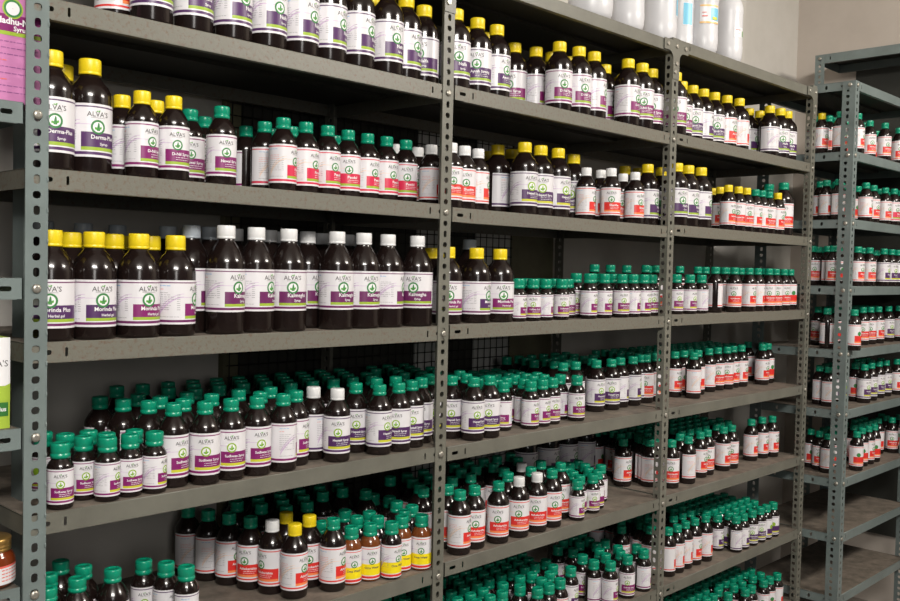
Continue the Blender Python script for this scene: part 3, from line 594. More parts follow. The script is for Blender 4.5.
  (2.450,0.027,'T','g','HE',-54,'small green-capped brown bottle with purple label, fourth from left, seventh shelf, right bay'),
  (2.507,0.027,'T','g','HE',-44,'small green-capped brown bottle with purple label, rightmost, seventh shelf, right bay'),
 ],
 'E1': [
  (2.812,-0.007,'P','y','RE',-17,'yellow-capped brown bottle with red label, only one, second shelf of the blue-grey end rack'),
  (2.812,-0.072,'P','g','RE',-8,'green-capped brown bottle with red label, leftmost, second shelf of the blue-grey end rack'),
  (2.883,-0.104,'P','g','RE',1,'green-capped brown bottle with red label, second from left, second shelf of the blue-grey end rack'),
  (3.062,-0.078,'P','g','RE',-40,'green-capped brown bottle with red label, third from left, second shelf of the blue-grey end rack'),
  (3.145,-0.102,'P','g','RE',-38,'green-capped brown bottle with red label, fourth from left, second shelf of the blue-grey end rack'),
  (3.296,-0.100,'P','g','RE',-51,'green-capped brown bottle with red label, rightmost, second shelf of the blue-grey end rack'),
 ],
 'E2': [
  (2.861,0.011,'P','g','RE',-55,'green-capped brown bottle behind the front row, only one, third shelf of the blue-grey end rack'),
  (2.829,-0.025,'P','g','RE',-7,'green-capped brown bottle with red label, leftmost, third shelf of the blue-grey end rack'),
  (2.812,-0.074,'P','g','RE',32,'green-capped brown bottle with red label, second from left, third shelf of the blue-grey end rack'),
  (2.984,-0.102,'P','g','RE',6,'green-capped brown bottle with red label, third from left, third shelf of the blue-grey end rack'),
  (3.094,-0.088,'P','g','RE',-20,'green-capped brown bottle with red label, fourth from left, third shelf of the blue-grey end rack'),
  (3.212,-0.088,'P','g','RE',-20,'green-capped brown bottle with red label, rightmost, third shelf of the blue-grey end rack'),
  (3.269,-0.100,'P','g','PE',-31,'green-capped brown bottle with crimson label, only one, third shelf of the blue-grey end rack'),
 ],
 'E3': [
  (2.850,0.025,'P','g','RE',-47,'green-capped brown bottle with red label, leftmost, fourth shelf of the blue-grey end rack'),
  (2.827,-0.058,'P','g','RE',-68,'green-capped brown bottle with red label, second from left, fourth shelf of the blue-grey end rack'),
  (2.942,-0.098,'P','g','RE',-19,'green-capped brown bottle with red label, third from left, fourth shelf of the blue-grey end rack'),
  (3.050,-0.098,'P','g','RE',-30,'green-capped brown bottle with red label, rightmost, fourth shelf of the blue-grey end rack'),
  (3.182,-0.102,'P','g','HE',-11,'green-capped brown bottle with purple label, leftmost, fourth shelf of the blue-grey end rack'),
  (3.271,-0.098,'P','g','HE',-21,'green-capped brown bottle with purple label, rightmost, fourth shelf of the blue-grey end rack'),
 ],
 'E4': [
  (2.949,0.039,'P','g','RE',-105,'green-capped brown bottle with red label, leftmost, fifth shelf of the blue-grey end rack'),
  (2.818,-0.048,'P','g','RE',117,'green-capped brown bottle with red label, second from left, fifth shelf of the blue-grey end rack'),
  (3.116,-0.058,'P','g','RE',-65,'green-capped brown bottle with red label, third from left, fifth shelf of the blue-grey end rack'),
  (3.190,-0.058,'P','g','RE',-65,'green-capped brown bottle with red label, fourth from left, fifth shelf of the blue-grey end rack'),
  (3.271,-0.058,'P','g','RE',-20,'green-capped brown bottle with red label, rightmost, fifth shelf of the blue-grey end rack'),
  (3.406,-0.048,'P','g','HE',-31,'green-capped brown bottle with purple label, only one, fifth shelf of the blue-grey end rack'),
 ],
 'E5': [
  (2.892,0.003,'P','g','RE',28,'green-capped brown bottle with red label, leftmost, sixth shelf of the blue-grey end rack'),
  (2.864,-0.041,'P','g','RE',32,'green-capped brown bottle with red label, second from left, sixth shelf of the blue-grey end rack'),
  (3.071,-0.088,'P','g','HE',-25,'green-capped brown bottle with purple label, leftmost, sixth shelf of the blue-grey end rack'),
  (3.165,-0.078,'P','g','HE',-25,'green-capped brown bottle with purple label, second from left, sixth shelf of the blue-grey end rack'),
  (3.269,-0.068,'P','g','HE',-25,'green-capped brown bottle with purple label, third from left, sixth shelf of the blue-grey end rack'),
  (3.343,-0.068,'P','g','HE',-26,'green-capped brown bottle with purple label, rightmost, sixth shelf of the blue-grey end rack'),
  (3.433,-0.078,'P','g','RE',-21,'green-capped brown bottle with red label, rightmost, sixth shelf of the blue-grey end rack'),
 ],
 'E6': [
  (2.899,-0.002,'P','g','RE',-66,'green-capped brown bottle with red label, leftmost, seventh shelf of the blue-grey end rack'),
  (2.873,-0.043,'P','g','RE',2,'green-capped brown bottle with red label, second from left, seventh shelf of the blue-grey end rack'),
  (3.159,-0.078,'P','g','RE',-10,'green-capped brown bottle with red label, third from left, seventh shelf of the blue-grey end rack'),
  (3.464,-0.058,'P','g','RE',-66,'green-capped brown bottle with red label, rightmost, seventh shelf of the blue-grey end rack'),
 ],
}
REAR = {
 '10': [(0.845,0.119,'L','y','NA',-41),(0.926,0.142,'L','y','NA',-42),(0.403,0.134,'L','y','NA',18),(0.473,0.133,'L','y','NA',-21),(0.542,0.133,'L','y','NA',36),(0.611,0.134,'L','y','NA',1),(0.680,0.133,'L','y','NA',-8),(0.751,0.133,'L','y','NA',-49)],
 '11': [(1.158,0.152,'L','y','AY',-46),(1.230,0.151,'L','y','AY',-48),(1.488,0.150,'L','y','DN',-52),(1.560,0.145,'L','y','DN',-53),(1.858,0.189,'L','y','DN',4),(1.840,0.123,'L','y','DN',-57)],
 '12': [(2.651,0.144,'L','y','NA',-4),(2.133,0.194,'L','y','NA',-26),(2.203,0.193,'L','y','NA',-38),(2.272,0.193,'L','y','NA',-92),(2.342,0.194,'L','y','NA',7),(2.412,0.193,'L','y','NA',-34),(2.481,0.193,'L','y','NA',-37)],
 '20': [(0.657,0.202,'M','g','PE',-35),(0.664,0.147,'M','g','PE',-36),(0.797,0.175,'M','g','PE',-39),(0.970,0.173,'M','w','WR',-42)],
 '21': [(1.395,0.277,'L','y','HE',-48),(1.905,0.243,'L','y','WR',-55),(1.879,0.176,'L','y','WR',-56),(1.947,0.174,'L','y','WR',-57),(1.966,0.108,'L','y','NA',-58)],
 '22': [(2.309,0.126,'P','y','RE',-51),(2.738,0.149,'L','y','RE',-64),(2.722,0.083,'L','y','HE',-5),(2.656,0.104,'L','g','RE',-64)],
 '30': [(0.327,0.188,'N','y','MO',-27),(0.259,0.183,'N','y','MO',-25),(0.356,0.254,'K','x','KA',-27),(0.661,0.183,'K','w','KA',-36),(1.039,0.123,'N','y','MM',-45),(0.184,0.184,'K','x','KA',-35),(0.879,0.184,'K','x','KA',2),(0.219,0.246,'K','x','KA',57),(0.288,0.246,'K','x','KA',-5),(0.497,0.246,'K','x','KA',43),(0.774,0.245,'K','x','KA',-47)],
 '31': [(1.312,0.070,'S','g','SB',-51),(1.366,0.070,'S','g','SB',-51),(1.422,0.070,'S','g','SB',-52),(1.676,0.067,'T','g','SB',-36),(1.683,0.136,'M','g','SU',-55),(1.760,0.136,'M','g','SU',-56),(1.841,0.136,'M','g','SU',-56),(1.951,0.136,'M','g','SU',-58),(1.581,0.071,'T','g','SB',-3),(1.627,0.071,'T','g','SB',-63),(1.764,0.072,'T','g','SB',-75)],
 '32': [(2.097,0.114,'P','g','RE',-60),(2.206,0.114,'P','g','RE',-61),(2.323,0.084,'P','g','RE',-2),(2.588,0.076,'P','g','RE',-24),(2.737,0.054,'P','g','RE',-31),(2.470,0.104,'P','g','RE',-63),(1.923,0.124,'P','g','RE',-51),(1.974,0.124,'P','g','RE',-65),(2.273,0.125,'P','g','RE',-58),(2.374,0.123,'P','g','RE',-50),(2.423,0.123,'P','g','RE',-62),(2.524,0.123,'P','g','RE',-73),(2.573,0.123,'P','g','RE',-51)],
 '40': [(0.172,0.131,'S','g','SU',-53),(0.192,0.096,'S','g','SU',-24),(0.233,0.101,'S','g','SU',-25),(0.245,0.063,'S','g','SU',-26),(0.293,0.062,'S','g','SU',-28),(0.445,0.157,'M','g','SU',-30),(0.453,0.237,'M','g','SU',-29),(0.486,0.196,'M','g','SU',-31),(0.555,0.083,'M','g','SU',-35),(0.874,0.117,'M','g','HE',10),(0.928,0.116,'M','g','HE',-66),(0.685,0.165,'M','g','HE',-52),(0.740,0.165,'M','g','HE',38),(0.847,0.164,'M','g','HE',-72),(0.901,0.165,'M','g','HE',-81),(0.604,0.213,'M','g','HE',16),(0.658,0.213,'M','g','HE',20),(0.711,0.214,'M','g','HE',-75),(0.765,0.213,'M','g','HE',37),(0.820,0.214,'M','g','HE',33),(0.875,0.213,'M','g','HE',-37),(0.929,0.214,'M','g','HE',-68),(0.522,0.262,'M','g','HE',-30),(0.576,0.263,'M','g','HE',-31),(0.631,0.263,'M','g','HE',-36),(0.684,0.262,'M','g','HE',-65),(0.738,0.263,'M','g','HE',44),(0.793,0.262,'M','g','HE',41),(0.848,0.262,'M','g','HE',-50),(0.902,0.263,'M','g','HE',-25),(0.439,0.311,'M','g','HE',33),(0.494,0.312,'M','g','HE',45),(0.549,0.312,'M','g','HE',-58),(0.603,0.311,'M','g','HE',29),(0.657,0.311,'M','g','HE',47),(0.712,0.312,'M','g','HE',-20),(0.766,0.312,'M','g','HE',-18),(0.820,0.311,'M','g','HE',-59),(0.874,0.312,'M','g','HE',37),(0.929,0.311,'M','g','HE',-39)],
 '41': [(1.311,0.126,'T','g','DB',-37),(1.916,0.125,'M','g','HE',22),(2.028,0.150,'M','g','RE',-58),(1.648,0.237,'M','g','HE',128),(1.685,0.200,'M','g','HE',127),(1.740,0.204,'M','g','HE',66),(1.704,0.150,'M','g','HE',65),(1.124,0.088,'M','g','HE',-47),(1.053,0.145,'M','g','HE',-5),(1.161,0.145,'M','g','HE',6),(1.026,0.193,'M','g','HE',30),(1.080,0.194,'M','g','HE',-83),(1.135,0.193,'M','g','HE',-5),(1.053,0.243,'M','g','HE',-5),(1.108,0.242,'M','g','HE',-7),(1.162,0.243,'M','g','HE',-43),(1.026,0.292,'M','g','HE',1),(1.081,0.292,'M','g','HE',-20),(1.135,0.291,'M','g','HE',17),(1.054,0.340,'M','g','HE',2),(1.108,0.341,'M','g','HE',-62),(1.162,0.340,'M','g','HE',-3),(1.191,0.072,'T','g','DB',4),(1.214,0.112,'T','g','DB',-66),(1.259,0.112,'T','g','DB',-33),(1.397,0.112,'T','g','DB',-42),(1.441,0.112,'T','g','DB',-78),(1.236,0.154,'T','g','DB',-76),(1.374,0.153,'T','g','DB',8),(1.419,0.153,'T','g','DB',-74),(1.465,0.154,'T','g','DB',24),(1.260,0.194,'T','g','DB',-74),(1.305,0.195,'T','g','DB',-71),(1.351,0.195,'T','g','DB',-44),(1.396,0.194,'T','g','DB',-55),(1.443,0.194,'T','g','DB',25),(1.237,0.236,'T','g','DB',-27),(1.328,0.235,'T','g','DB',-31),(1.373,0.235,'T','g','DB',-35),(1.419,0.236,'T','g','DB',10),(1.464,0.235,'T','g','DB',-57),(1.259,0.276,'T','g','DB',33),(1.305,0.276,'T','g','DB',-30),(1.351,0.276,'T','g','DB',2),(1.396,0.277,'T','g','DB',-52),(1.442,0.276,'T','g','DB',-53),(1.526,0.116,'M','g','HE',-50),(1.581,0.116,'M','g','HE',-89),(1.553,0.165,'M','g','HE',-16),(1.607,0.165,'M','g','HE',-47),(1.526,0.214,'M','g','HE',-39),(1.580,0.214,'M','g','HE',17),(1.798,0.214,'M','g','HE',-86),(1.553,0.263,'M','g','HE',4),(1.717,0.263,'M','g','HE',-87),(1.771,0.262,'M','g','HE',-16),(1.527,0.312,'M','g','HE',-73),(1.580,0.312,'M','g','HE',-72),(1.635,0.311,'M','g','HE',-72),(1.689,0.311,'M','g','HE',-79),(1.743,0.311,'M','g','HE',-85),(1.798,0.312,'M','g','HE',12)],
 '42': [(2.169,0.133,'P','g','RE',-40),(2.717,0.118,'P','g','RE',-15),(2.748,0.154,'P','g','RE',-14),(2.223,0.114,'P','g','RE',-70),(1.949,0.158,'P','g','RE',-2),(1.998,0.159,'P','g','RE',-91),(2.048,0.159,'P','g','RE',-17),(2.249,0.159,'P','g','RE',-72),(2.599,0.159,'P','g','RE',-56),(1.923,0.203,'P','g','RE',-72),(1.973,0.204,'P','g','RE',-39),(2.024,0.203,'P','g','RE',-41),(2.074,0.204,'P','g','RE',-46),(2.124,0.203,'P','g','RE',-80),(2.224,0.203,'P','g','RE',-69),(2.273,0.203,'P','g','RE',-65),(2.323,0.204,'P','g','RE',-96),(2.374,0.204,'P','g','RE',12),(2.424,0.204,'P','g','RE',-44),(2.474,0.203,'P','g','RE',-21),(2.523,0.204,'P','g','RE',-14),(2.573,0.203,'P','g','RE',-99),(2.623,0.203,'P','g','RE',-55),(1.950,0.249,'P','g','RE',-58),(1.999,0.248,'P','g','RE',-8),(2.049,0.248,'P','g','RE',-68),(2.099,0.249,'P','g','RE',-20),(2.149,0.250,'P','g','RE',-97),(2.198,0.249,'P','g','RE',-49),(2.299,0.249,'P','g','RE',-88),(2.348,0.249,'P','g','RE',-41),(2.399,0.248,'P','g','RE',-71),(2.448,0.249,'P','g','RE',-93),(2.498,0.249,'P','g','RE',-64),(2.548,0.248,'P','g','RE',15),(2.598,0.249,'P','g','RE',-54),(1.924,0.293,'P','g','RE',-57),(1.973,0.294,'P','g','RE',15),(2.024,0.294,'P','g','RE',-70),(2.073,0.294,'P','g','RE',-38),(2.124,0.294,'P','g','RE',-22),(2.174,0.294,'P','g','RE',-61),(2.224,0.294,'P','g','RE',-71),(2.273,0.293,'P','g','RE',-88),(2.373,0.293,'P','g','RE',-70),(2.423,0.294,'P','g','RE',-30),(2.473,0.293,'P','g','RE',-16),(2.523,0.293,'P','g','RE',-66),(2.574,0.293,'P','g','RE',-51),(2.623,0.294,'P','g','RE',-35)],
 '50': [(0.166,0.093,'M','g','SU',-23),(0.139,0.032,'M','g','SU',-23),(0.818,0.109,'T','g','OM',-41),(0.864,0.121,'T','g','OM',-41),(0.850,0.079,'T','g','OM',-42),(0.973,0.232,'T','g','OM',-42),(0.985,0.190,'T','g','OM',-42),(0.968,0.148,'T','g','OM',-43),(0.928,0.080,'T','g','OM',-43),(0.968,0.098,'T','g','OM',-44),(0.741,0.125,'T','g','RE',-38),(0.701,0.196,'M','g','RE',-23),(0.755,0.196,'M','g','RE',37),(0.727,0.244,'M','g','RE',16),(0.782,0.244,'M','g','RE',-71),(0.699,0.294,'M','g','RE',25),(0.755,0.293,'M','g','RE',-12),(0.808,0.294,'M','g','RE',-23),(0.864,0.294,'M','g','RE',-64),(0.917,0.294,'M','g','RE',-24),(0.673,0.342,'M','g','RE',19),(0.728,0.343,'M','g','RE',42),(0.782,0.342,'M','g','RE',22),(0.836,0.342,'M','g','RE',40),(0.890,0.343,'M','g','RE',-20)],
 '51': [(1.065,0.083,'M','g','RE',-26),(1.532,0.057,'S','g','SB',36),(1.618,0.062,'S','g','SB',-45),(1.385,0.132,'M','w','RE',-51),(1.194,0.132,'M','g','RE',-47),(1.306,0.123,'M','g','RE',-49),(1.363,0.084,'M','g','RE',-51),(1.447,0.119,'M','g','RE',-52),(2.009,0.192,'M','g','RE',-57),(2.155,0.239,'M','g','RE',-58),(1.630,0.100,'S','g','SB',-55),(1.027,0.136,'M','g','RE',-58),(1.134,0.136,'M','g','RE',-57),(1.052,0.185,'M','g','RE',24),(1.107,0.185,'M','g','RE',-46),(1.216,0.185,'M','g','RE',-86),(1.433,0.185,'M','g','RE',-6),(1.081,0.234,'M','g','RE',-3),(1.135,0.234,'M','g','RE',-41),(1.189,0.234,'M','g','RE',-23),(1.243,0.233,'M','g','RE',-76),(1.297,0.234,'M','g','RE',4),(1.352,0.233,'M','g','RE',23),(1.406,0.234,'M','g','RE',-80),(1.461,0.234,'M','g','RE',25),(1.520,0.100,'S','g','SB',8),(1.561,0.100,'S','g','SB',-69),(1.686,0.099,'S','g','SB',-95),(1.582,0.138,'S','g','SB',-20),(1.665,0.137,'S','g','SB',-8),(1.561,0.174,'S','g','SB',-18),(1.644,0.174,'S','g','SB',-86),(1.686,0.175,'S','g','SB',12)],
 '52': [(2.093,0.094,'P','g','RE',-60),(2.357,0.114,'P','g','RE',38),(1.954,0.124,'P','g','RE',-47),(2.004,0.124,'P','g','RE',-62),(2.153,0.124,'P','g','RE',-28),(2.203,0.123,'P','g','RE',-29),(2.254,0.124,'P','g','RE',-13),(2.303,0.124,'P','g','RE',-1),(2.404,0.124,'P','g','RE',9),(2.453,0.124,'P','g','RE',-2),(1.979,0.168,'P','g','RE',-74),(2.028,0.168,'P','g','RE',-80),(2.079,0.168,'P','g','RE',-8),(2.179,0.169,'P','g','RE',15),(2.229,0.169,'P','g','RE',-88),(2.278,0.168,'P','g','RE',-76),(2.329,0.169,'P','g','RE',-19),(2.379,0.168,'P','g','RE',-53),(2.429,0.169,'P','g','RE',-88),(2.479,0.169,'P','g','RE',-20),(1.954,0.214,'P','g','RE',17),(2.003,0.214,'P','g','RE',-10),(2.053,0.213,'P','g','RE',-40),(2.104,0.214,'P','g','RE',12),(2.154,0.213,'P','g','RE',-39),(2.253,0.213,'P','g','RE',2),(2.304,0.213,'P','g','RE',-49),(2.353,0.214,'P','g','RE',-92),(2.403,0.213,'P','g','RE',-43),(2.455,0.214,'P','g','RE',-55),(2.029,0.258,'P','g','RE',-5),(2.079,0.258,'P','g','RE',-67),(2.129,0.259,'P','g','RE',-36),(2.178,0.258,'P','g','RE',19),(2.229,0.259,'P','g','RE',-88),(2.329,0.258,'P','g','RE',-52),(2.379,0.259,'P','g','RE',-29),(2.429,0.259,'P','g','RE',-24),(2.478,0.258,'P','g','RE',-8),(1.954,0.304,'P','g','RE',4),(2.004,0.304,'P','g','RE',24),(2.054,0.304,'P','g','RE',-78),(2.104,0.304,'P','g','RE',20),(2.155,0.303,'P','g','RE',-47),(2.203,0.304,'P','g','RE',-63),(2.254,0.303,'P','g','RE',-78),(2.304,0.303,'P','g','RE',-53),(2.403,0.304,'P','g','RE',16),(2.454,0.303,'P','g','RE',-71)],
 '61': [(1.295,0.109,'T','g','RE',-50),(1.313,0.069,'T','g','RE',-51),(1.329,0.027,'T','g','RE',-52),(1.374,0.027,'T','g','RE',-12),(1.448,0.082,'T','g','RE',-52),(1.393,0.067,'T','g','RE',-52),(1.408,0.109,'T','g','RE',-51),(1.661,0.167,'T','g','SB',36),(1.775,0.095,'T','g','SB',-36),(1.824,0.065,'T','g','SB',2),(1.687,0.076,'T','g','SB',-56),(1.743,0.065,'T','g','SB',-57),(1.964,0.141,'M','g','RE',32),(1.710,0.113,'T','g','SB',-55),(1.157,0.072,'T','g','HE',29),(1.204,0.071,'T','g','HE',-75),(1.249,0.071,'T','g','HE',-45),(1.135,0.112,'T','g','HE',-45),(1.180,0.112,'T','g','HE',-34),(1.226,0.113,'T','g','HE',-44),(1.364,0.112,'T','g','HE',-71),(1.499,0.112,'T','g','HE',18),(1.066,0.153,'T','g','HE',-25),(1.113,0.153,'T','g','HE',-31),(1.157,0.153,'T','g','HE',-45),(1.203,0.154,'T','g','HE',-56),(1.249,0.154,'T','g','HE',1),(1.294,0.154,'T','g','HE',-14),(1.340,0.154,'T','g','HE',-60),(1.385,0.154,'T','g','HE',-37),(1.432,0.153,'T','g','HE',-74),(1.476,0.154,'T','g','HE',-24),(1.521,0.153,'T','g','HE',7),(1.044,0.195,'T','g','HE',-79),(1.090,0.194,'T','g','HE',2),(1.135,0.195,'T','g','HE',-59),(1.227,0.194,'T','g','HE',-79),(1.272,0.195,'T','g','HE',19),(1.318,0.194,'T','g','HE',-11),(1.363,0.194,'T','g','HE',1),(1.408,0.194,'T','g','HE',-90),(1.454,0.194,'T','g','HE',18),(1.499,0.194,'T','g','HE',-65),(1.021,0.236,'T','g','HE',-58),(1.066,0.235,'T','g','HE',-74),(1.112,0.235,'T','g','HE',-6),(1.157,0.235,'T','g','HE',-26),(1.204,0.235,'T','g','HE',-17),(1.250,0.235,'T','g','HE',-54),(1.294,0.235,'T','g','HE',21),(1.340,0.236,'T','g','HE',-38),(1.386,0.236,'T','g','HE',-53),(1.430,0.235,'T','g','HE',-46),(1.477,0.235,'T','g','HE',-15),(1.522,0.236,'T','g','HE',-77),(1.090,0.277,'T','g','HE',-13),(1.135,0.277,'T','g','HE',-38),(1.181,0.277,'T','g','HE',-53),(1.226,0.276,'T','g','HE',-74),(1.318,0.276,'T','g','HE',-51),(1.362,0.277,'T','g','HE',7),(1.409,0.276,'T','g','HE',-76),(1.454,0.276,'T','g','HE',-86),(1.499,0.276,'T','g','HE',-77),(1.022,0.318,'T','g','HE',33),(1.067,0.317,'T','g','HE',10),(1.112,0.317,'T','g','HE',-73),(1.159,0.317,'T','g','HE',-31),(1.203,0.317,'T','g','HE',32),(1.249,0.317,'T','g','HE',-23),(1.341,0.317,'T','g','HE',11),(1.386,0.317,'T','g','HE',-81),(1.432,0.317,'T','g','HE',-35),(1.477,0.317,'T','g','HE',-29),(1.522,0.318,'T','g','HE',-59),(1.753,0.153,'T','g','SB',-52),(1.797,0.154,'T','g','SB',-81),(1.730,0.195,'T','g','SB',-35),(1.776,0.195,'T','g','SB',-61),(1.706,0.235,'T','g','SB',-43),(1.753,0.235,'T','g','SB',-15),(1.798,0.236,'T','g','SB',-94)],
 '62': [(1.966,0.049,'P','g','RE',36),(2.364,0.064,'T','g','HE',-58),(2.552,0.027,'T','g','HE',-5),(2.604,0.027,'T','g','HE',-55),(1.954,0.113,'P','g','RE',4),(2.004,0.114,'P','g','RE',2),(2.104,0.114,'P','g','RE',-26),(2.154,0.113,'P','g','RE',-41),(2.203,0.114,'P','g','RE',-8),(1.979,0.158,'P','g','RE',-33),(2.029,0.158,'P','g','RE',-74),(2.080,0.159,'P','g','RE',-70),(2.179,0.158,'P','g','RE',-67),(2.228,0.159,'P','g','RE',-30),(1.954,0.204,'P','g','RE',-44),(2.003,0.204,'P','g','RE',-52),(2.054,0.204,'P','g','RE',-44),(2.104,0.203,'P','g','RE',-67),(2.154,0.203,'P','g','RE',-92),(1.979,0.249,'P','g','RE',0),(2.029,0.249,'P','g','RE',-94),(2.079,0.249,'P','g','RE',-22),(2.129,0.249,'P','g','RE',-12),(2.179,0.249,'P','g','RE',-96),(2.229,0.250,'P','g','RE',-74),(1.953,0.293,'P','g','RE',-83),(2.004,0.293,'P','g','RE',-69),(2.053,0.294,'P','g','RE',-60),(2.104,0.294,'P','g','RE',-77),(2.154,0.294,'P','g','RE',-15),(2.203,0.294,'P','g','RE',-44),(2.438,0.082,'T','g','HE',1),(2.484,0.082,'T','g','HE',-54),(2.529,0.082,'T','g','HE',2),(2.575,0.081,'T','g','HE',-81),(2.324,0.122,'T','g','HE',-20),(2.370,0.122,'T','g','HE',-38),(2.416,0.122,'T','g','HE',-91),(2.461,0.122,'T','g','HE',-85),(2.506,0.122,'T','g','HE',-85),(2.552,0.122,'T','g','HE',-103),(2.597,0.123,'T','g','HE',-4),(2.301,0.164,'T','g','HE',-91),(2.346,0.163,'T','g','HE',-94),(2.393,0.164,'T','g','HE',-44),(2.438,0.163,'T','g','HE',8),(2.484,0.163,'T','g','HE',-82),(2.529,0.163,'T','g','HE',-4),(2.574,0.163,'T','g','HE',-5),(2.324,0.204,'T','g','HE',-74),(2.370,0.205,'T','g','HE',-89),(2.416,0.204,'T','g','HE',-63),(2.461,0.205,'T','g','HE',-64),(2.507,0.204,'T','g','HE',-39),(2.551,0.205,'T','g','HE',8),(2.597,0.204,'T','g','HE',-41),(2.301,0.245,'T','g','HE',-81),(2.347,0.245,'T','g','HE',-91),(2.393,0.245,'T','g','HE',-65),(2.437,0.245,'T','g','HE',11),(2.483,0.245,'T','g','HE',-59),(2.530,0.245,'T','g','HE',-60),(2.574,0.246,'T','g','HE',-46)],
 '72': [(2.653,0.027,'T','g','RE',24),(2.596,0.027,'T','g','RE',-35),(2.551,0.027,'T','g','RE',-65),(2.614,0.068,'T','g','RE',15),(2.464,0.027,'T','g','RE',-64),(2.420,0.027,'T','g','RE',-64),(2.480,0.069,'T','g','RE',-64),(2.338,0.045,'T','g','RE',-63),(2.352,0.087,'T','g','RE',-62),(2.245,0.071,'T','g','RE',-47),(2.289,0.071,'T','g','RE',-19),(2.427,0.071,'T','g','RE',-46),(2.563,0.072,'T','g','RE',9),(2.176,0.112,'T','g','RE',-27),(2.222,0.112,'T','g','RE',-96),(2.268,0.113,'T','g','RE',-72),(2.313,0.113,'T','g','RE',-41),(2.403,0.112,'T','g','RE',-29),(2.449,0.113,'T','g','RE',-97),(2.495,0.112,'T','g','RE',-40),(2.540,0.112,'T','g','RE',15),(2.586,0.112,'T','g','RE',-49),(2.631,0.112,'T','g','RE',-81),(2.153,0.153,'T','g','RE',-78),(2.199,0.153,'T','g','RE',-99),(2.244,0.154,'T','g','RE',2),(2.290,0.154,'T','g','RE',9),(2.336,0.153,'T','g','RE',-32),(2.381,0.153,'T','g','RE',-70),(2.426,0.153,'T','g','RE',-92),(2.472,0.153,'T','g','RE',13),(2.517,0.154,'T','g','RE',-13),(2.563,0.153,'T','g','RE',-56),(2.608,0.154,'T','g','RE',-1),(2.130,0.195,'T','g','RE',-28),(2.176,0.195,'T','g','RE',-74),(2.268,0.195,'T','g','RE',-41),(2.313,0.195,'T','g','RE',-17),(2.358,0.194,'T','g','RE',-45),(2.404,0.194,'T','g','RE',-12),(2.449,0.194,'T','g','RE',-39),(2.495,0.194,'T','g','RE',-35),(2.540,0.195,'T','g','RE',-65),(2.585,0.194,'T','g','RE',-30),(2.631,0.194,'T','g','RE',-49),(2.062,0.235,'T','g','RE',-65),(2.107,0.235,'T','g','RE',11),(2.153,0.235,'T','g','RE',-15),(2.199,0.235,'T','g','RE',-71),(2.244,0.236,'T','g','RE',-46),(2.290,0.235,'T','g','RE',-41),(2.335,0.236,'T','g','RE',-13),(2.381,0.235,'T','g','RE',-8),(2.427,0.235,'T','g','RE',-95),(2.472,0.236,'T','g','RE',-61),(2.518,0.235,'T','g','RE',-27),(2.563,0.236,'T','g','RE',9),(2.609,0.236,'T','g','RE',-18),(2.039,0.277,'T','g','RE',-69),(2.085,0.276,'T','g','RE',-10),(2.131,0.276,'T','g','RE',15),(2.176,0.276,'T','g','RE',21),(2.221,0.277,'T','g','RE',17),(2.267,0.277,'T','g','RE',-20),(2.313,0.277,'T','g','RE',4),(2.358,0.276,'T','g','RE',-26),(2.404,0.277,'T','g','RE',-3),(2.450,0.276,'T','g','RE',-49),(2.495,0.277,'T','g','RE',-10),(2.540,0.277,'T','g','RE',-37),(2.586,0.276,'T','g','RE',3),(2.632,0.277,'T','g','RE',-42),(2.016,0.318,'T','g','RE',-57),(2.109,0.317,'T','g','RE',-61),(2.199,0.318,'T','g','RE',-40),(2.289,0.317,'T','g','RE',-80),(2.335,0.318,'T','g','RE',14),(2.381,0.317,'T','g','RE',-64),(2.518,0.317,'T','g','RE',-47)],
 'E1': [(3.098,-0.044,'P','g','RE',-39),(2.874,-0.007,'P','g','RE',-79),(2.924,-0.006,'P','g','RE',-72),(2.974,-0.006,'P','g','RE',-33),(3.024,-0.006,'P','g','RE',-44),(3.174,-0.007,'P','g','RE',-27),(3.223,-0.006,'P','g','RE',-55),(3.273,-0.007,'P','g','RE',5),(3.323,-0.007,'P','g','RE',-21),(3.374,-0.007,'P','g','RE',-17),(2.850,0.038,'P','g','RE',-22),(2.899,0.040,'P','g','RE',-35),(2.949,0.039,'P','g','RE',-91),(2.999,0.039,'P','g','RE',-89),(3.048,0.040,'P','g','RE',3),(3.099,0.038,'P','g','RE',-24),(3.150,0.039,'P','g','RE',-23),(3.199,0.039,'P','g','RE',2),(3.249,0.038,'P','g','RE',-92),(3.299,0.039,'P','g','RE',3),(3.348,0.038,'P','g','RE',-27),(3.399,0.039,'P','g','RE',-82)],
 'E2': [(3.105,-0.028,'P','g','RE',-39),(3.248,-0.055,'P','g','RE',-40),(3.354,-0.096,'P','g','PE',-41),(2.904,-0.026,'P','g','RE',-49),(2.954,-0.026,'P','g','RE',-69),(3.004,-0.026,'P','g','RE',-12),(3.053,-0.026,'P','g','RE',-10),(3.154,-0.027,'P','g','RE',-34),(3.204,-0.026,'P','g','RE',-44),(3.304,-0.027,'P','g','RE',-14),(3.354,-0.027,'P','g','RE',-14),(3.404,-0.027,'P','g','RE',-3),(2.930,0.018,'P','g','RE',-42),(2.979,0.018,'P','g','RE',-44),(3.029,0.019,'P','g','RE',-76),(3.079,0.019,'P','g','RE',-64),(3.129,0.019,'P','g','RE',-15),(3.179,0.019,'P','g','RE',-73),(3.228,0.018,'P','g','RE',-94),(3.279,0.020,'P','g','RE',-59),(3.328,0.019,'P','g','RE',-7),(3.378,0.018,'P','g','RE',-50)],
 'E3': [(2.866,-0.021,'P','g','RE',47),(3.095,-0.058,'P','g','RE',-39),(3.346,-0.096,'P','g','HE',-31),(3.004,-0.006,'P','g','RE',-28),(3.303,-0.006,'P','g','RE',-5),(3.353,-0.007,'P','g','RE',-108),(3.403,-0.006,'P','g','RE',-56),(2.929,0.039,'P','g','RE',-102),(2.979,0.039,'P','g','RE',-96)],
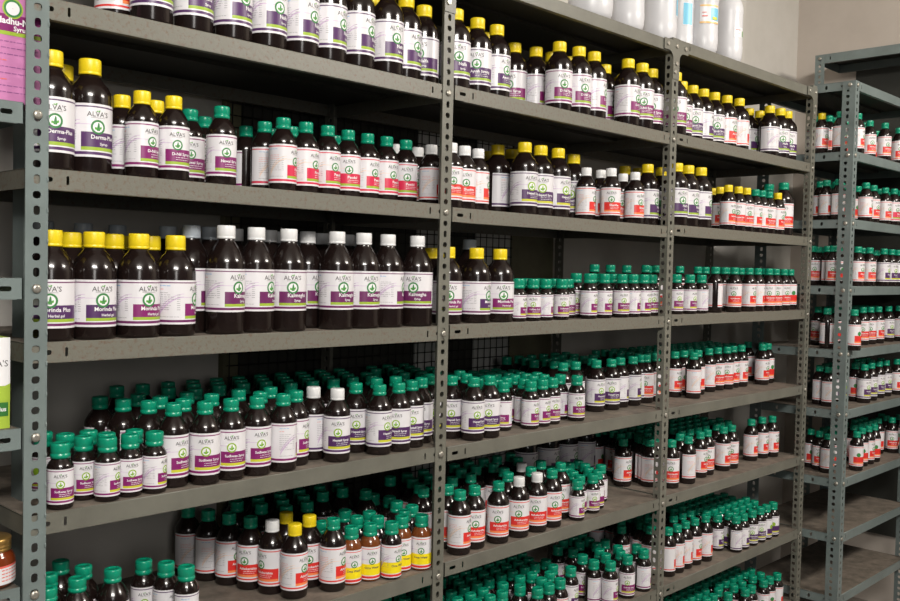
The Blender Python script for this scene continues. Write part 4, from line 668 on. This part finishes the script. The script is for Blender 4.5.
 'E4': [(2.817,-0.141,'P','g','RE',-19),(3.493,-0.058,'P','g','RE',-11),(2.924,-0.006,'P','g','RE',9),(2.974,-0.006,'P','g','RE',-11),(3.024,-0.007,'P','g','RE',-28),(3.073,-0.007,'P','g','RE',-62),(3.174,-0.006,'P','g','RE',-65),(3.224,-0.006,'P','g','RE',-49),(3.274,-0.006,'P','g','RE',-77),(3.324,-0.006,'P','g','RE',-25),(3.374,-0.006,'P','g','RE',-87),(2.998,0.039,'P','g','RE',-16),(3.049,0.039,'P','g','RE',-11),(3.099,0.038,'P','g','RE',-90),(3.148,0.039,'P','g','RE',-86),(3.299,0.038,'P','g','RE',-40),(3.349,0.039,'P','g','RE',-48),(3.399,0.039,'P','g','RE',-6)],
 'E5': [(3.095,-0.045,'P','g','RE',-59),(2.954,-0.026,'P','g','HE',6),(3.003,-0.027,'P','g','HE',-6),(3.154,-0.026,'P','g','HE',-45),(3.203,-0.027,'P','g','HE',1),(3.304,-0.025,'P','g','HE',-35),(3.404,-0.026,'P','g','HE',-52),(2.979,0.018,'P','g','HE',-49),(3.028,0.018,'P','g','HE',6),(3.078,0.019,'P','g','HE',-8),(3.129,0.018,'P','g','HE',-87),(3.279,0.019,'P','g','HE',-42),(3.329,0.018,'P','g','HE',-78),(3.379,0.018,'P','g','HE',-101)],
 'E6': [(2.925,0.040,'P','g','RE',-57),(3.000,-0.096,'P','g','RE',-49),(3.096,-0.078,'P','g','RE',-50),(3.219,-0.078,'P','g','RE',-50),(3.535,0.009,'P','g','RE',-51),(3.498,-0.022,'P','g','RE',19),(3.570,-0.048,'P','g','RE',-67),(2.954,-0.026,'P','g','RE',-57),(3.004,-0.025,'P','g','RE',6),(3.153,-0.026,'P','g','RE',-42),(3.204,-0.027,'P','g','RE',-1),(3.254,-0.026,'P','g','RE',-75),(3.304,-0.027,'P','g','RE',-45),(3.354,-0.026,'P','g','RE',-76),(3.403,-0.026,'P','g','RE',-82),(2.980,0.018,'P','g','RE',-1),(3.029,0.018,'P','g','RE',-57),(3.079,0.018,'P','g','RE',-43),(3.128,0.018,'P','g','RE',-23),(3.179,0.018,'P','g','RE',-60),(3.278,0.019,'P','g','RE',-68),(3.329,0.019,'P','g','RE',-35),(3.378,0.019,'P','g','RE',-71)],
}
# ------------------------------------------------------------------ room shell
def struct(name, bm, m): o = obj(name, bm, m); o['kind'] = 'structure'; return o
Mw_back = mat('wall_plaster_back', (.50,.475,.44), .85, noise=((.46,.44,.40),(.54,.515,.48)), scale=3, bump=.1)
Mw_end = mat('wall_plaster_end', (.46,.41,.36), .85, noise=((.43,.38,.335),(.49,.44,.39)), scale=3, bump=.1)
Mw_floor = mat('floor_cement', (.16,.14,.12), .7, noise=((.12,.10,.09),(.2,.18,.15)), scale=5, bump=.2)
WY, WX = .50, 3.72
b = bmesh.new(); box(b, -3.5, WX, WY, WY+.1, 0, 3); struct('wall_back', b, Mw_back)
b = bmesh.new(); box(b, WX, WX+.1, -4, WY+.1, 0, 3); struct('wall_right', b, Mw_end)
b = bmesh.new(); box(b, -3.5, WX+.1, -4, WY+.1, -.1, 0); struct('floor', b, Mw_floor)
b = bmesh.new(); box(b, -3.5, WX+.1, -4, WY+.1, 3, 3.1); struct('ceiling', b, mat('ceiling_white', (.6,.58,.55), .9))
b = bmesh.new(); box(b, -3.5, 3.075, .425, WY, 0, 3); struct('trim_1', b, Mw_back)
WY = .425
# window opening behind the rack: olive frame, boarded panes and a square wire grille
M_frame = mat('olive_window_frame', (.12,.115,.062), .6, noise=((.09,.085,.05),(.15,.14,.08)), scale=6)
M_dark = mat('dark_window_board', (.022,.022,.018), .6); M_pale = mat('dull_grey_pane', (.5,.5,.48), .5)
M_mesh = mat('black_wire', (.012,.012,.011), .5, .3)
fb = bmesh.new()
for x0, x1 in ((.678,.715),(1.645,1.84)): box(fb, x0, x1, WY-.022, WY-.002, .75, 1.98)
box(fb, .715, 1.645, WY-.022, WY-.002, .71, .75); box(fb, .678, 1.84, WY-.022, WY-.002, 1.98, 2.02)
win = obj('window_1', fb, M_frame); win['kind'] = 'structure'
b = bmesh.new(); box(b, .715, 1.645, WY-.012, WY-.003, .75, 1.98); obj('window_board', b, M_dark, win)
for x0, x1 in ((1.265,1.345),(1.495,1.645)):
    b = bmesh.new(); box(b, x0, x1, WY-.018, WY-.0125, .75, 1.98); obj('window_pane', b, M_pale, win)
b = bmesh.new()
x = .69
while x < 1.64: tube(b, [(x, WY-.027, .74), (x, WY-.027, 1.99)], .0013, 5); x += .0262
z = .755
while z < 1.98: tube(b, [(.685, WY-.0245, z), (1.642, WY-.0245, z)], .0013, 5); z += .0262
obj('wire_grille', b, M_mesh, win)
# ------------------------------------------------------------------ shelving
PITCH = .0225
def holes(z0, z1, cu, hw=.0047, hh=.0068, phase=0, hole_z=None):
    segs = []; z = z0; i = phase
    while z + PITCH <= z1 + 1e-6:
        a, b_ = (hw, hh) if i % 2 == 0 else (hh*.88, hw*1.15)
        segs.append((z, z+PITCH, (cu, z+PITCH/2, a, b_))); z += PITCH; i += 1
    if z < z1-1e-5: segs.append((z, z1, None))
    return segs
def post(parent, x, y, z0, z1, m, side='left', wf=.032, ws=.022, bolts=(), back=False, name='post', side_bolts=()):
    """slotted angle post; front sheet in the x direction from x to x+wf at y, side sheet running back from its left or right edge"""
    bm = bmesh.new(); t = .002
    yb = y
    plate(bm, (x, yb, 0), (1,0,0), (0,0,1), (0,1,0), 0, wf, holes(z0, z1, wf*.5), t)
    if ws:
        sx = x if side == 'left' else x+wf-t
        s = -1 if back else 1
        plate(bm, (sx, yb + (t if not back else 0), 0), (0, s, 0), (0,0,1), (1,0,0), 0, ws, holes(z0, z1, ws*.55, phase=1), t)
    bmesh.ops.recalc_face_normals(bm, faces=bm.faces)
    p = obj(name, bm, m, parent)
    for z, dx in bolts:
        bb = bmesh.new(); ring_lathe(bb, [(.0068,0),(.0068,.0022),(.0058,.0036),(.003,.0044)], 12)
        bmesh.ops.transform(bb, matrix=Matrix.Translation((x+wf*.5+dx, y, z)) @ Matrix.Rotation(PI/2, 4, 'X'), verts=bb.verts)
        obj('bolt', bb, M_bolt, p, smooth=False)
    for z, dy in side_bolts:
        bb = bmesh.new(); ring_lathe(bb, [(.0068,0),(.0068,.0022),(.0058,.0036),(.003,.0044)], 12)
        bmesh.ops.transform(bb, matrix=Matrix.Translation((x, y+dy, z)) @ Matrix.Rotation(-PI/2, 4, 'Y'), verts=bb.verts)
        obj('bolt', bb, M_bolt, p)
    return p
def shelf(parent, x0, x1, y0, y1, z, m, lip=.0295, slots=True, name='shelf', bow=0, sidehole=False):
    bm = bmesh.new(); t = .0012
    # deck (dusty on top, shade painted into its near-black underside), split so it can bow slightly
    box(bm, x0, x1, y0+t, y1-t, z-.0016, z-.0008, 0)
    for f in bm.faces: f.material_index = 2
    box(bm, x0+.0005, x1-.0005, y0+.0015, y1-t, z-.0008, z, 1)
    # front lip with a horizontal and a vertical slot at either end, plus its turned-in bottom flange
    L = x1-x0; zc = z-lip*.5
    def lipplate(yy, yn, sl):
        cols = []
        if sl:
            cols = [(0,.012,None),(.012,.038,(.025,.0,.0095,.0036)),(.038,.052,None),(.052,.062,(.057,.0,.0022,.0068)),(.062,L-.062,None),(L-.062,L-.052,(L-.057,0,.0022,.0068)),(L-.052,L-.036,None),(L-.036,L-.012,(L-.024,0,.0085,.0036)),(L-.012,L,None)]
        else: cols = [(0,L,None)]
        # plate() runs along V, so let V be x and U be z
        cols = [(a, c, (None if h is None else (h[1], h[0], h[3], h[2]))) for a, c, h in cols]
        plate(bm, (x0, yy, zc), (0,0,1), (1,0,0), (0,yn,0), -lip/2, lip/2, cols, t, 0)
    lipplate(y0, 1, slots)
    tube(bm, [(x0+.001, y0+.0016, z-.0004), (x1-.001, y0+.0016, z-.0004)], .0015, 6, 0)
    box(bm, x0+.03, x1-.008, y0+.0004, y0+.013, z-lip-.0008, z-lip, 0)
    lipplate(y1, -1, False)
    box(bm, x0+.01, x1-.01, y1-.013, y1, z-lip-.0008, z-lip, 0)
    for xx, xn in ((x0, 1), (x1, -1)):
        W = y1-y0
        if sidehole and xn == 1:
            cols = [(0,.026,None),(.026,.050,(0,.038,.0036,.0095)),(.050,.09,None),(.09,.106,(0,.098,.0062,.0042)),(.106,W-.106,None),(W-.106,W-.09,(0,W-.098,.0062,.0042)),(W-.09,W,None)]
            plate(bm, (xx, y0, zc), (0,0,1), (0,1,0), (xn,0,0), -lip/2, lip/2, cols, t, 0)
        else:
            plate(bm, (xx, y0, zc), (0,0,1), (0,1,0), (xn,0,0), -lip/2, lip/2, [(0, W, None)], t, 0)
    # shallow stiffening channel under the deck
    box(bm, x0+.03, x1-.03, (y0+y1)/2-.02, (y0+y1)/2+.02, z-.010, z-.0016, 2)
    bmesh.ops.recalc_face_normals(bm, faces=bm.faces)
    return obj(name, bm, [m, M_dust, M_shade], parent)
H = GEO_H; EZ = GEO_EZ; AZ = GEO_AZ
hz = lambda r, b: H[(r, b)] + CAMH
TOP = hz(0, 1)
rack = thing('steel_shelving_rack', 'long grey-olive slotted steel rack of open bays holding rows of brown bottles', 'shelving rack')
BX = [.121, .968, 1.862, 2.776]       # right edges of the front posts
left = [.088, .937, 1.830, 2.745]
bolt_z = [[AZ[i]+CAMH-.0145 for i in range(4)], [hz(r, 0)-.0155 for r in range(0, 8)], [hz(r, 1)-.0155 for r in range(1, 8)], [hz(r, 2)-.0155 for r in range(1, 8)]]
for i in range(4):
    topz = TOP + (.010*(i-1))
    post(rack, left[i], -.0022, .02, topz, M_blue if i == 0 else M_olive, 'right' if i < 2 else 'left', BX[i]-left[i] if i < 2 else .032, (.005, .034, .021, .021)[i], [(z, 0) for z in bolt_z[i]])
    post(rack, left[i], .386, .02, topz, M_olive, 'left', .034, .030, back=True, name='rear_post')
b = bmesh.new(); box(b, .126, .128, .098, .142, .02, TOP); obj('middle_post', b, M_blue, rack)
# gusset plates where the top board meets the posts
def gusset(cx_, half, m, zt, hl=.062, hr=.062):
    bm = bmesh.new(); w = .016
    R_ = []
    zl = zt-.030
    pts = []
    if hl: pts += [(cx_-hl, zt), (cx_-hl, zl)] + [(cx_-w-.022+.022*math.sin(R(a)), zl-.022+.022*math.cos(R(a))) for a in (0,22,45,67,90)]
    else: pts += [(cx_-w, zt)]
    pts += [(cx_-w, zl-.075), (cx_+w, zl-.075)]
    if hr: pts += [(cx_+w+.022-.022*math.sin(R(a)), zl-.022+.022*math.cos(R(a))) for a in (90,67,45,22,0)] + [(cx_+hr, zl), (cx_+hr, zt)]
    else: pts += [(cx_+w, zt)]
    A = [bm.verts.new((x, -.0044, z)) for x, z in pts]; B = [bm.verts.new((x, -.0024, z)) for x, z in pts]
    bm.faces.new(A); bm.faces.new(list(reversed(B)))
    for i in range(len(A)): j = (i+1) % len(A); bm.faces.new((A[i], B[i], B[j], A[j]))
    bmesh.ops.recalc_face_normals(bm, faces=bm.faces)
    g = obj('gusset_plate', bm, m, rack)
    pos = [(0, -.014), (0, -.062), (-.006, -.085)]
    if hl: pos.append((-.046, -.014))
    if hr: pos.append((.046, -.014))
    for dx, dz in pos:
        bb = bmesh.new(); ring_lathe(bb, [(.0062,0),(.0062,.002),(.005,.0034)], 12)
        bmesh.ops.transform(bb, matrix=Matrix.Translation((cx_+dx, -.0044, zt+dz)) @ Matrix.Rotation(PI/2, 4, 'X'), verts=bb.verts)
        obj('bolt', bb, M_bolt, g)
gusset(1.846, .05, M_olive, TOP+.002); gusset(2.761, .05, M_olive, TOP+.010, hr=0); gusset(.952, .05, M_olive, TOP)
spans = [(.094, .966), (.974, 1.858), (1.866, 2.774)]
for r in range(8):
    for b_ in range(3):
        x0, x1 = spans[b_]
        shelf(rack, x0, x1, 0, .382, hz(r, b_), M_rust if r in (1, 2, 3) else M_olive)
for zz in AZ: shelf(rack, -.80, .086, 0, .382, zz+CAMH, M_blue)
shelf(rack, -.80, .086, 0, .382, AZ[3]+CAMH-.24, M_blue)
b = bmesh.new(); box(b, -.80, .086, .376, .378, .05, TOP); obj('dark_sheet', b, M_shade, rack)  # dark sheet added to blacken the view through the left bay
post(rack, -.84, -.0022, .02, TOP, M_blue, 'left', .033, .03)
# end rack, blue-grey, standing a little further forward
EX, EY = 2.782, GEO_EY
er = thing('steel_shelving_rack', 'blue-grey slotted steel rack at the right, standing forward of the long rack', 'shelving rack', (0, 0, 0))
EW = .685
for (x, y, sd, bk) in ((EX, EY, 'left', False), (EX+EW-.034, EY, 'right', False), (EX, EY+.34, 'left', True), (EX+EW-.034, EY+.34, 'right', True)):
    post(er, x, y, .02, EZ[0]+CAMH, M_blue, sd, .034, .042, [(z+CAMH-.014, 0) for z in EZ[:8]] if not bk else (), back=bk, name='post', side_bolts=[(z+CAMH-.014, .018) for z in EZ[:8]] if not bk and x == EX else ())
for z in EZ: shelf(er, EX+.003, EX+EW-.003, EY+.003, EY+.338, z+CAMH, M_blue, sidehole=True)
# tall rack along the end wall, seen from its open side
FX = 3.475; FT = GEO_FT; FY = GEO_FY
fr = thing('steel_shelving_rack', 'tall blue-grey steel rack against the end wall, its top board highest of all', 'shelving rack')
def rotpost(x, y, zt, m):
    p = post(fr, 0, 0, .02, zt, m, 'left', .040, .03, [(zt-.016, 0), (zt-.20, 0)]); p.rotation_euler = (0, 0, -PI/2); p.location = (x, y, 0); return p
rotpost(FX, FY+.02, FT, M_blue); rotpost(FX, -.66, FT, M_blue)
b = bmesh.new(); box(b, FX+.238, FX+.240, -.68, .23, .3, FT-.03); obj('dark_sheet', b, M_shade, fr)  # dark sheet added so the space below the top board stays near-black
for z in (FT, FT-.46, FT-.92, FT-1.38):
    s_ = shelf(fr, 0, .94, 0, .235, 0, M_blue, lip=.036); s_.rotation_euler = (0, 0, -PI/2); s_.location = (FX+.003, FY+.015, z)
# ------------------------------------------------------------------ bottles
names = {'1': 'syrup bottles on the second board', '2': 'syrup bottles on the third board', '3': 'syrup bottles on the fourth board', '4': 'syrup bottles on the fifth board',
         '5': 'syrup bottles on the sixth board', '6': 'syrup bottles on the seventh board', '7': 'syrup bottles on the lowest board'}
def base_z(k): return (EZ[int(k[1])] if k[0] == 'E' else H[(int(k[0]), int(k[1]))]) + CAMH
for k, L in BOTTLES.items():
    g = ('syrup bottles on the blue-grey end rack' if k[0] == 'E' else names[k[0]] + (', left bay', ', middle bay', ', right bay')[int(k[1])])
    for x, y, s, cap, prod, deg, label in L: bottle(x, y, base_z(k)+.0003, s, cap, prod, deg, label, g)
# the many bottles crowded behind the counted ones: one object
bm = bmesh.new(); smats = [M_plastic, M_cap['g'], M_cap['y'], M_cap['w'], M_cap['x']]; ci = {'g': 1, 'd': 1, 'y': 2, 'w': 3, 'x': 4}
LB = {}
def simple_label(s, prod):
    if (s, prod) not in LB:
        b2, mats = label_mesh(s, prod, True)
        b2.verts.index_update()
        LB[(s, prod)] = ([v.co.copy() for v in b2.verts], [([v.index for v in f.verts], mats[f.material_index]) for f in b2.faces]); b2.free()
    return LB[(s, prod)]
for k, L in REAR.items():
    z = base_z(k)+.0003
    for x, y, s, cap, prod, deg in L:
        body_bm(s, bm, 16, x=x, y=y, z=z, mi=0); cap_bm(s, cap, bm, 16, ci[cap], x=x, y=y, z=z)
        V, F = simple_label(s, prod); M = Matrix.Translation((x, y, z)) @ Matrix.Rotation(R(deg), 4, 'Z')
        vs = [bm.verts.new(M @ v) for v in V]
        for f, m in F:
            if m not in smats: smats.append(m)
            q = bm.faces.new([vs[i] for i in f]); q.material_index = smats.index(m); q.smooth = True
o = obj('crowded_rear_bottles', bm, smats); tag(o, 'dense rows of brown bottles with mostly green caps crowded behind the front bottles', 'bottles'); o['kind'] = 'stuff'
# ------------------------------------------------------------------ white jars on top of the rack
M_jar = mat('white_hdpe', (.57,.57,.59), .35); M_jl = mat('jar_label_blue', (.16,.48,.66), .4); M_jy = mat('jar_label_orange', (.8,.5,.2), .4); M_jg = mat('jar_label_green', (.15,.35,.12), .4)
def jar(x, y, z, d, label, lab, h=.235):
    t = thing('white_plastic_jar', label, 'jar', (x, y, z), 0, 'white plastic jars on top of the rack')
    r = d/2; b = bmesh.new()
    ring_lathe(b, [(r*.70,0),(r*.86,.004),(r*.96,.016),(r,.036),(r,.052),(r*.985,.054),(r*.985,.150),(r,.153),(r,.160),(r*.97,.172),(r*.86,.188),(r*.66,.200),(r*.52,.206),(r*.50,.212)], 40)
    obj('jar_body', b, M_jar, t)
    b = bmesh.new(); ring_lathe(b, [(r*.5,.204),(r*.6,.206),(r*.6,.232),(r*.56,h)], 40); obj('jar_lid', b, M_jar, t)
    if lab:
        b = bmesh.new()
        for a0, a1, z0, z1, mi in lab:
            n = max(2, int((a1-a0)/6)); vs = []
            off = .0004 + .0003*mi
            for i in range(n+1):
                a = R(a0+(a1-a0)*i/n); vs.append([b.verts.new(((r+off)*math.sin(a), -(r+off)*math.cos(a), zz)) for zz in (z0, z1)])
            for i in range(n): f = b.faces.new((vs[i][0], vs[i+1][0], vs[i+1][1], vs[i][1])); f.material_index = mi; f.smooth = True
        obj('jar_label', b, [M_paper, M_jl, M_jy, M_jg, M_redink, M_olime], t)
    return t
JL = GEO_JARS
labs = [None, [(-35,25,.118,.15,0),(-30,10,.120,.148,1)], [(8,50,.07,.15,0),(10,48,.075,.145,1),(14,40,.10,.104,0),(14,36,.115,.118,0)],
        [(-52,-8,.078,.145,0),(-50,-10,.080,.143,1),(-46,-24,.10,.104,0),(-46,-18,.12,.123,0),(-44,-30,.088,.091,0)],
        [(-75,10,.085,.140,0),(-32,9,.094,.130,1),(-75,10,.085,.090,2),(-75,10,.134,.139,2),(-25,-2,.096,.104,5),(-66,-45,.104,.107,4),(-66,-50,.115,.117,4)],
        [(-40,10,.075,.105,0),(2,9,.078,.095,3),(-34,-10,.096,.098,4),(-34,-14,.086,.087,3)]]
jtxt = ['broad white plastic jar on the rack top, leftmost and mostly cut off by the frame', 'white plastic jar, second from left on the rack top, edge of a blue label above',
        'large white plastic jar on the rack top directly above the gusset plate', 'white plastic jar with square blue label, half behind the large jar', 'white plastic jar with orange-edged blue picture label', 'rightmost white plastic jar with small white and green sticker']
for (x, y, d), lb, tx in zip(JL, labs, jtxt): jar(x, y, TOP+.0005+(.010 if x > 1.866 else 0), d, tx, lb)
# ------------------------------------------------------------------ left neighbours
M_pink = mat('pink_carton', (.50,.18,.38), .45); M_gc = mat('lime_carton', (.36,.50,.05), .45); M_dg = mat('dark_green_print', (.03,.16,.03), .5)
def flat_text(bm, body, size, x, y, z, mi, bold=0):
    V, F = text(body, size, bold); vs = [bm.verts.new((x+u, y, z+v)) for u, v in V]
    for f in F:
        try: bm.faces.new([vs[i] for i in f]).material_index = mi
        except ValueError: pass
def rect_(bm, x0, x1, z0, z1, y, mi): bm.faces.new([bm.verts.new(p) for p in ((x0,y,z0),(x1,y,z0),(x1,y,z1),(x0,y,z1))]).material_index = mi
def disc_(bm, x, z, r0, r1, y, mi, n=28):
    a = [bm.verts.new((x+r0*math.cos(2*PI*i/n), y, z+r0*math.sin(2*PI*i/n))) for i in range(n)]; c = [bm.verts.new((x+r1*math.cos(2*PI*i/n), y, z+r1*math.sin(2*PI*i/n))) for i in range(n)]
    for i in range(n): bm.faces.new((a[i], c[i], c[(i+1) % n], a[(i+1) % n])).material_index = mi
zb = AZ[0]+CAMH
t = thing('medicine_carton', 'pink syrup carton with magenta band standing on the left rack behind the post', 'carton', (.076, .016, zb+.0004))
b = bmesh.new(); box(b, -.044, .040, 0, .064, 0, .186)
box(b, -.044, .040, .002, .062, .186, .1865)
rect_(b, -.044, .040, .101, .125, -.0003, 1); rect_(b, -.044, .040, .0955, .101, -.0003, 2)
disc_(b, .0, .134, .0005, .0125, -.0004, 3); disc_(b, .0, .134, .0125, .0145, -.0005, 2); disc_(b, 0, .134, .0005, .0095, -.0006, 4)
flat_text(b, 'Madhu-M', .0125, -.001, -.0006, .1155, 4, .0004); flat_text(b, 'Syrup', .0095, .012, -.0006, .1055, 4, .0002)
rnd = random.Random(3)
for q in range(9):
    z = .086 - .009*q; x = -.040; red = q in (3, 6)
    e = .036 if not red else -.005
    while x < e-.004: L_ = rnd.uniform(.003, .009); rect_(b, x, min(x+L_, e), z, z+.0012, -.0004, 6 if red else 5); x += L_+.0014
b.normal_update()
obj('carton_box', b, [M_pink, M_magenta, M_lime, M_green, M_white, mat('mauve_print', (.26,.08,.24), .5), M_redink], t)
zb = AZ[2]+CAMH
t = thing('medicine_carton', 'lime green and white carton standing on the left rack under the middle shelf', 'carton', (.0385, .016, zb+.0004))
b = bmesh.new(); box(b, -.046, .0365, 0, .055, 0, .132)
rect_(b, -.046, .0365, .062, .132, -.0003, 1); rect_(b, -.046, .0365, .047, .062, -.0003, 2)
n = 12
for i in range(n):
    x0 = -.046+.0825*i/n; x1 = -.046+.0825*(i+1)/n; c0 = .047+.018*(i/n)**2; c1 = .047+.018*((i+1)/n)**2
    b.faces.new([b.verts.new(p) for p in ((x0,-.0005,.04),(x1,-.0005,.04),(x1,-.0005,c1),(x0,-.0005,c0))]).material_index = 0
rect_(b, -.02, .034, .018, .038, -.0006, 3); flat_text(b, "ALVA'S", .013, .014, -.0006, .094, 4); flat_text(b, 'Plus', .009, .024, -.0008, .028, 1, .0002)
b.normal_update()
obj('carton_box', b, [M_gc, M_white, M_lime, M_dg, M_logo], t)
zb = AZ[3]+CAMH
t = thing('honey_jar', 'small jar with ridged gold lid and reddish brown contents at lower left', 'jar', (.056, .037, zb+.0004))
b = bmesh.new(); ring_lathe(b, [(.024,0),(.031,.003),(.034,.01),(.034,.040),(.031,.048),(.027,.053),(.026,.060)], 40); obj('jar_glass', b, mat('red_brown_glass', (.16,.03,.008), .12), t)
b = bmesh.new()
ring_lathe(b, [(.027,.053),(.0285,.054),(.0285,.057),(.0275,.058),(.0285,.0595),(.0285,.062),(.0275,.0632),(.0285,.0645),(.0285,.071),(.027,.0725),(.01,.0725)], 48)
obj('gold_lid', b, mat('gold_lid_metal', (.55,.33,.10), .3, .8), t)
b = bmesh.new(); vs = []
for i in range(25):
    a = R(-110+i*9); vs.append([b.verts.new((.0344*math.sin(a), -.0344*math.cos(a), zz)) for zz in (.008,.032,.035)])
for i in range(24):
    f = b.faces.new((vs[i][0], vs[i+1][0], vs[i+1][1], vs[i][1])); f.material_index = 0; f.smooth = True
    f = b.faces.new((vs[i][1], vs[i+1][1], vs[i+1][2], vs[i][2])); f.material_index = 1; f.smooth = True
for q in range(4):
    for i in range(13, 19):
        a0, a1 = R(-110+i*9), R(-110+i*9+7); b.faces.new([b.verts.new((.0347*math.sin(a), -.0347*math.cos(a), zz)) for a, zz in ((a0,.013+q*.005),(a1,.013+q*.005),(a1,.0145+q*.005),(a0,.0145+q*.005))]).material_index = 1
obj('jar_label', b, [M_paper, M_redink], t)
# loose cord hanging behind the lowest visible bottles
zc = hz(4, 0)
b = bmesh.new(); tube(b, [(.255+.003*math.sin(i*.9), .405, zc-.035-.016*i) for i in range(13)], .0022, 6); tube(b, [(.262+.004*math.cos(i*.8), .41, zc-.035-.016*i) for i in range(13)], .0018, 6)
tag(obj('hanging_cord', b, mat('dark_cord', (.03,.02,.015), .8)), 'dark twisted cord hanging down the wall behind the lower left bottles', 'cord')
# ------------------------------------------------------------------ lights
def area(name, loc, target, sx, sy, power, col):
    l = bpy.data.lights.new(name, 'AREA'); l.shape = 'RECTANGLE'; l.size = sx; l.size_y = sy; l.energy = power; l.color = col
    o = bpy.data.objects.new(name, l); C.objects.link(o); o.location = loc
    o.rotation_euler = (Vector(target)-Vector(loc)).to_track_quat('-Z', 'Y').to_euler(); return o
area('ceiling_tube_light', (-.7, -2.3, 2.75), (1.1, .1, 1.1), 1.0, .28, 72, (1, .955, .89))
area('ceiling_tube_light', (2.5, -2.1, 2.75), (2.3, .1, 1.0), 1.0, .28, 50, (1, .93, .84))
area('low_fill_light', (-1.2, -3.6, 1.9), (1.0, .1, 1.2), .7, 1.2, 16, (1, .97, .93))  # weak low fill added behind the camera, no doorway there
w = bpy.data.worlds.new('room_air'); bpy.context.scene.world = w; w.use_nodes = True
w.node_tree.nodes['Background'].inputs['Color'].default_value = (.85, .92, 1, 1); w.node_tree.nodes['Background'].inputs['Strength'].default_value = .05
# ------------------------------------------------------------------ camera
th, pi_, ro = GEO_CAM
fw = Vector((math.sin(th)*math.cos(pi_), math.cos(th)*math.cos(pi_), -math.sin(pi_)))
r0 = Vector((math.cos(th), -math.sin(th), 0)); u0 = r0.cross(fw)
rv = r0*math.cos(ro) + u0*math.sin(ro); uv = -r0*math.sin(ro) + u0*math.cos(ro)
cd = bpy.data.cameras.new('camera'); co = bpy.data.objects.new('camera', cd); C.objects.link(co)
m = Matrix((rv, uv, -fw)).transposed().to_4x4(); m.translation = Vector(GEO_CAMLOC); co.matrix_world = m
cd.sensor_width = 36; cd.lens = GEO_F/900*36; cd.clip_start = .02
bpy.context.scene.camera = co
vs_ = bpy.context.scene.view_settings; vs_.view_transform = 'Standard'; vs_.look = 'None'; vs_.gamma = 1; vs_.exposure = .2; vs_.use_curve_mapping = False
